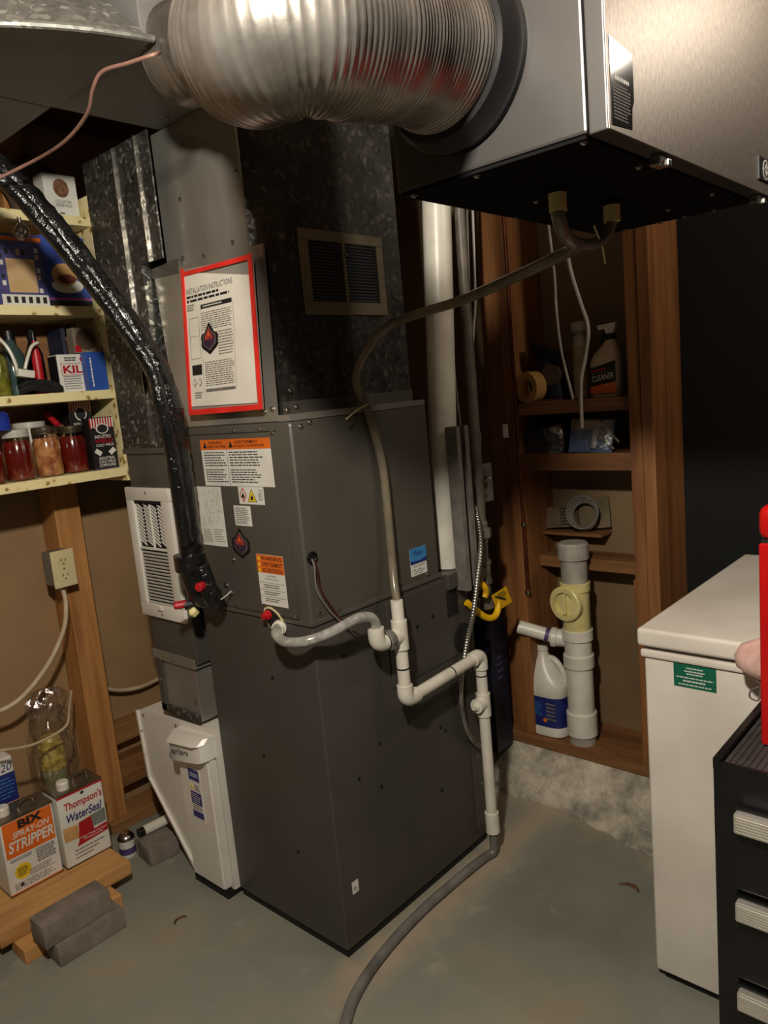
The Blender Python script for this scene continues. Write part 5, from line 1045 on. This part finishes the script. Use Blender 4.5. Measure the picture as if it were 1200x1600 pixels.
brick(Frame((0.688, 1.962, 0), (1, 0.0, 0), (0, 1, 0)), 0.195, 0.088, 0.062, 'lower grey brick of the stack in front of the plank', (0.78, 2.0, 0))
brick(Frame((0.664, 1.975, 0.062), (1, 0.02, 0), (-0.02, 1, 0)), 0.195, 0.082, 0.066, 'upper grey brick of the stack in front of the plank', (0.76, 2.01, 0.062))
brick(Frame((1.078, 2.155, 0), (1, -0.12, 0), (0.12, 1, 0)), 0.105, 0.10, 0.062, 'single grey brick beside the filter cabinet', (1.13, 2.2, 0))
def gallon(name, label, x0, y0, z0, wd, dp, h, mat):
    t = thing(name, label, 'can', (x0+wd/2, y0+dp/2, z0)); obj('body', wbox(x0, x0+wd, y0, y0+dp, z0+0.002, z0+h, 0.006, seg=3), mat, t, smooth=True)
    for za, zb in ((z0, z0+0.005), (z0+h-0.004, z0+h+0.002)): obj('rolled_seam', wbox(x0-0.0015, x0+wd+0.0015, y0-0.0015, y0+dp+0.0015, za, zb, 0.001), lid_s, t)
    obj('top_plate', wbox(x0+0.006, x0+wd-0.006, y0+0.006, y0+dp-0.006, z0+h-0.002, z0+h+0.0025), M('dull_tin', (136, 128, 112), (104, 96, 82), 0.4, 0.8, 14), t)
    return t
t = gallon('stripper_can', 'orange and white can of spray-on stripper on the plank', 0.690, 2.250, 0.086, 0.156, 0.100, 0.232, label_white)
F = FY(2.250, 0.690, 0.086); W = 0.156
decal('orange_panel', F, 0.006, W-0.006, 0.118, 0.226, orange, t)
text(F, 'BIX', 0.050, 0.122, 0.196, 0.222, ink, t, c=0.0012, bold=0.05); text(F, 'SPRAY-ON', 0.030, 0.140, 0.172, 0.191, label_white, t, c=0.0012, bold=0.015, shear=0.25); text(F, 'STRIPPER', 0.014, 0.148, 0.132, 0.166, label_white, t, c=0.0012, bold=0.025, shear=0.2)
fineprint(F, 0.014, 0.080, 0.102, 0.113, 2, ink, t, fill=0.4); fineprint(F, 0.088, 0.146, 0.068, 0.113, 7, ink, t, fill=0.45, ragged=0.15)
s_ = poly('yellow_seal', F, [(0.044+0.024*math.cos(k*PI/12), 0.066+0.024*math.sin(k*PI/12)) for k in range(24)], yellow, t); fineprint(F, 0.028, 0.060, 0.052, 0.080, 4, ink, s_, fill=0.5, c=0.001)
fineprint(F, 0.014, 0.14, 0.014, 0.036, 4, ink_grey, t, fill=0.4); fineprint(F, 0.06, 0.14, 0.040, 0.062, 4, ink_grey, t, fill=0.4); poly('hazard_mark', F, [(0.028, 0.022), (0.042, 0.022), (0.035, 0.036)], ink, t, c=0.001)
decal('orange_band', F, 0.002, W-0.002, 0.002, 0.008, orange, t)
obj('cap', lathe(new(), (0.722, 2.30, 0.318), (0, 0, 1), [(0.020, 0), (0.020, 0.024), (0.017, 0.028)], 20), white_pvc, t, smooth=True)
obj('carry_handle', tube(new(), smooth_path([(0.765, 2.30, 0.320), (0.775, 2.30, 0.335), (0.805, 2.30, 0.337), (0.815, 2.30, 0.320)], 5), 0.004, 8), lid_s, t)
t = gallon('sealer_can', 'white and red can of waterproofing sealer on the plank', 0.856, 2.240, 0.086, 0.146, 0.100, 0.240, label_white)
F = FY(2.240, 0.856, 0.086); W = 0.146
decal('red_top_band', F, 0.0, W, 0.230, 0.238, red_l, t)
text(F, "Thompson's", 0.018, 0.140, 0.178, 0.210, red_l, t, c=0.001, bold=0.02, shear=0.1); text(F, 'WaterSeal', 0.020, 0.134, 0.144, 0.172, blue_l, t, c=0.001, bold=0.02, shear=0.2)
poly('flag_mark', F, [(0.072, 0.222), (0.078, 0.216), (0.086, 0.222), (0.080, 0.228)], ink, t)
poly('wood_picture', F, [(0.004, 0.088), (0.05, 0.084), (0.05, 0.128), (0.004, 0.134)], tan_l, t); poly('brick_picture', F, [(0.046, 0.064), (0.100, 0.064), (0.096, 0.136), (0.054, 0.132)], red_l, t, c=0.001); poly('stone_picture', F, [(0.096, 0.100), (0.140, 0.100), (0.140, 0.142), (0.094, 0.138)], M('stone_print', (126, 130, 124), (104, 108, 102), 0.5, 0, 20), t, c=0.0015)
poly('red_banner', F, [(0.040, 0.060), (0.142, 0.068), (0.142, 0.094), (0.052, 0.084)], red_l, t, c=0.002); text(F, 'Clear Multi-Surface\nWaterproofer', 0.050, 0.138, 0.068, 0.086, label_white, t, c=0.003)
for k, b in enumerate((0.044, 0.032, 0.020)): fineprint(F, 0.030, 0.130-0.02*k, b, b+0.007, 1, ink_grey, t, fill=0.6, ragged=0.05)
obj('cap', lathe(new(), (0.895, 2.275, 0.326), (0, 0, 1), [(0.019, 0), (0.019, 0.024), (0.016, 0.028)], 20), white_pvc, t, smooth=True)
obj('carry_handle', tube(new(), smooth_path([(0.935, 2.29, 0.328), (0.940, 2.29, 0.346), (0.975, 2.29, 0.348), (0.980, 2.29, 0.328)], 5), 0.004, 8), lid_s, t)
t = thing('blue_tin', 'tall white and navy tin behind the stripper can', 'can', (0.74, 2.42, 0))
obj('body', wbox(0.645, 0.800, 2.375, 2.46, 0.0, 0.455, 0.006), label_white, t)
F = FY(2.375, 0.645, 0.0); decal('navy_panel', F, 0.0, 0.155, 0.23, 0.405, blue_l, t); decal('gold_band', F, 0, 0.155, 0.30, 0.312, tan_l, t, c=0.0009); text(F, '020', 0.10, 0.15, 0.412, 0.436, blue_l, t, c=0.001, shear=0.2); fineprint(F, 0.03, 0.15, 0.325, 0.395, 6, sky_l, t, c=0.001, fill=0.3); fineprint(F, 0.03, 0.15, 0.24, 0.295, 5, sky_l, t, c=0.001, fill=0.3)
# jar in a bag
t = thing('bagged_jar', 'glass jar with yellow label inside a crumpled clear plastic bag', 'bagged jar', (0.94, 2.405, 0))
o_ = (0.935, 2.415, 0.0)
obj('jar', lathe(new(), o_, (0, 0, 1), [(0.034, 0), (0.038, 0.01), (0.038, 0.34), (0.026, 0.375), (0.026, 0.39)], 24), M('jar_contents', (150, 146, 110), (116, 112, 82), 0.2, 0, 9), t, smooth=True)
obj('jar_label', lathe(new(), (0.935, 2.415, 0.345), (0, 0, 1), [(0.040, 0), (0.040, 0.075), (0.036, 0.080)], 24), M('gold_label', (214, 190, 92), (150, 124, 40), 0.4, 0, 40, lo=0.42, hi=0.6), t, smooth=True)
obj('jar_neck', lathe(new(), (0.935, 2.415, 0.42), (0, 0, 1), [(0.030, 0), (0.032, 0.02), (0.026, 0.03)], 20), M('gold_label', (0, 0, 0)), t, smooth=True)
random.seed(11)
bm = loft(new(), FY(2.405, 0.935, 0.0), [(0.28, 0.06, 0.030, 2.2, 0, 0), (0.34, 0.076, 0.045, 2.2, 0, 0), (0.42, 0.078, 0.046, 2.1, 0, 0), (0.46, 0.070, 0.043, 2, 0, 0), (0.49, 0.056, 0.036, 2, 0, 0), (0.52, 0.046, 0.030, 2, 0, 0), (0.545, 0.060, 0.038, 2, 0.004, 0), (0.575, 0.066, 0.042, 2, 0.008, 0), (0.60, 0.05, 0.03, 2, 0.004, 0), (0.612, 0.02, 0.015, 2, 0, 0)], 48)
for i, v_ in enumerate(bm.verts):
    k = 0.003 if v_.co.z < 0.47 else 0.008
    v_.co += Vector((random.uniform(-1, 1), random.uniform(-1, 1)*0.6, random.uniform(-1, 1)))*k
obj('plastic_bag', bm, thin('crumpled_bag', (0.93, 0.92, 0.9), 0.14, 0.10, 1.0, 26), t)
# small can and tube by the wall
t = thing('spray_can', 'small tin can with purple print on the floor beside the stud', 'can', (1.085, 2.295, 0))
obj('body', lathe(new(), (1.075, 2.29, 0), (0, 0, 1), [(0.026, 0), (0.027, 0.003), (0.027, 0.062)], 24), label_white, t, smooth=True); obj('print_band', lathe(new(), (1.075, 2.29, 0.012), (0, 0, 1), [(0.0274, 0), (0.0274, 0.022)], 24), purple_l, t, smooth=True)
obj('tin_top', lathe(new(), (1.075, 2.29, 0.060), (0, 0, 1), [(0.028, 0), (0.028, 0.004), (0.022, 0.014), (0.015, 0.018), (0.015, 0.022), (0.008, 0.024)], 24), zinc, t, smooth=True)
t = thing('caulk_tube', 'white plastic tube with black nozzle lying on the grey brick', 'tube', (1.15, 2.25, 0.062))
obj('barrel', cyl(new(), (1.118, 2.245, 0.079), (1.225, 2.238, 0.079), 0.0165, 18), white_pvc, t, smooth=True); obj('nozzle', cyl(new(), (1.118, 2.245, 0.079), (1.098, 2.246, 0.079), 0.014, 16), black_m, t, smooth=True)

# dry leaf fragments on the floor
leafm = M('dry_leaf', (110, 78, 46), (74, 50, 30), 0.8, 0, 30)
def leaf(x, y, r, a0, a1, label):
    bm = new(); pts = []
    n_ = 9
    ring = [(r*math.cos(a0+(a1-a0)*k/n_), r*math.sin(a0+(a1-a0)*k/n_), 0.26*r*math.sin(PI*(k+0.3)/(n_+0.6))) for k in range(n_+1)]
    lo = []
    for k, (a, b, wd) in enumerate(ring):
        lo.append([bm.verts.new((x+a*f, y+b*f, z)) for f, z in ((1-wd/r, 0.001), (1, 0.004+0.003*math.sin(k)), (1+wd/r, 0.0015))])
    for p_, q_ in zip(lo, lo[1:]):
        for k in range(2): bm.faces.new((p_[k], p_[k+1], q_[k+1], q_[k]))
    o = obj('dry_leaf', bm, leafm, None, loc=(x, y, 0)); tag(o, label, 'leaf')
leaf(1.815, 0.88, 0.032, -1.2, 1.1, 'curled brown leaf fragment on the floor next to the freezer')
leaf(0.99, 1.845, 0.020, 0.2, 3.0, 'small brown leaf fragment on the floor in front of the filter cabinet')
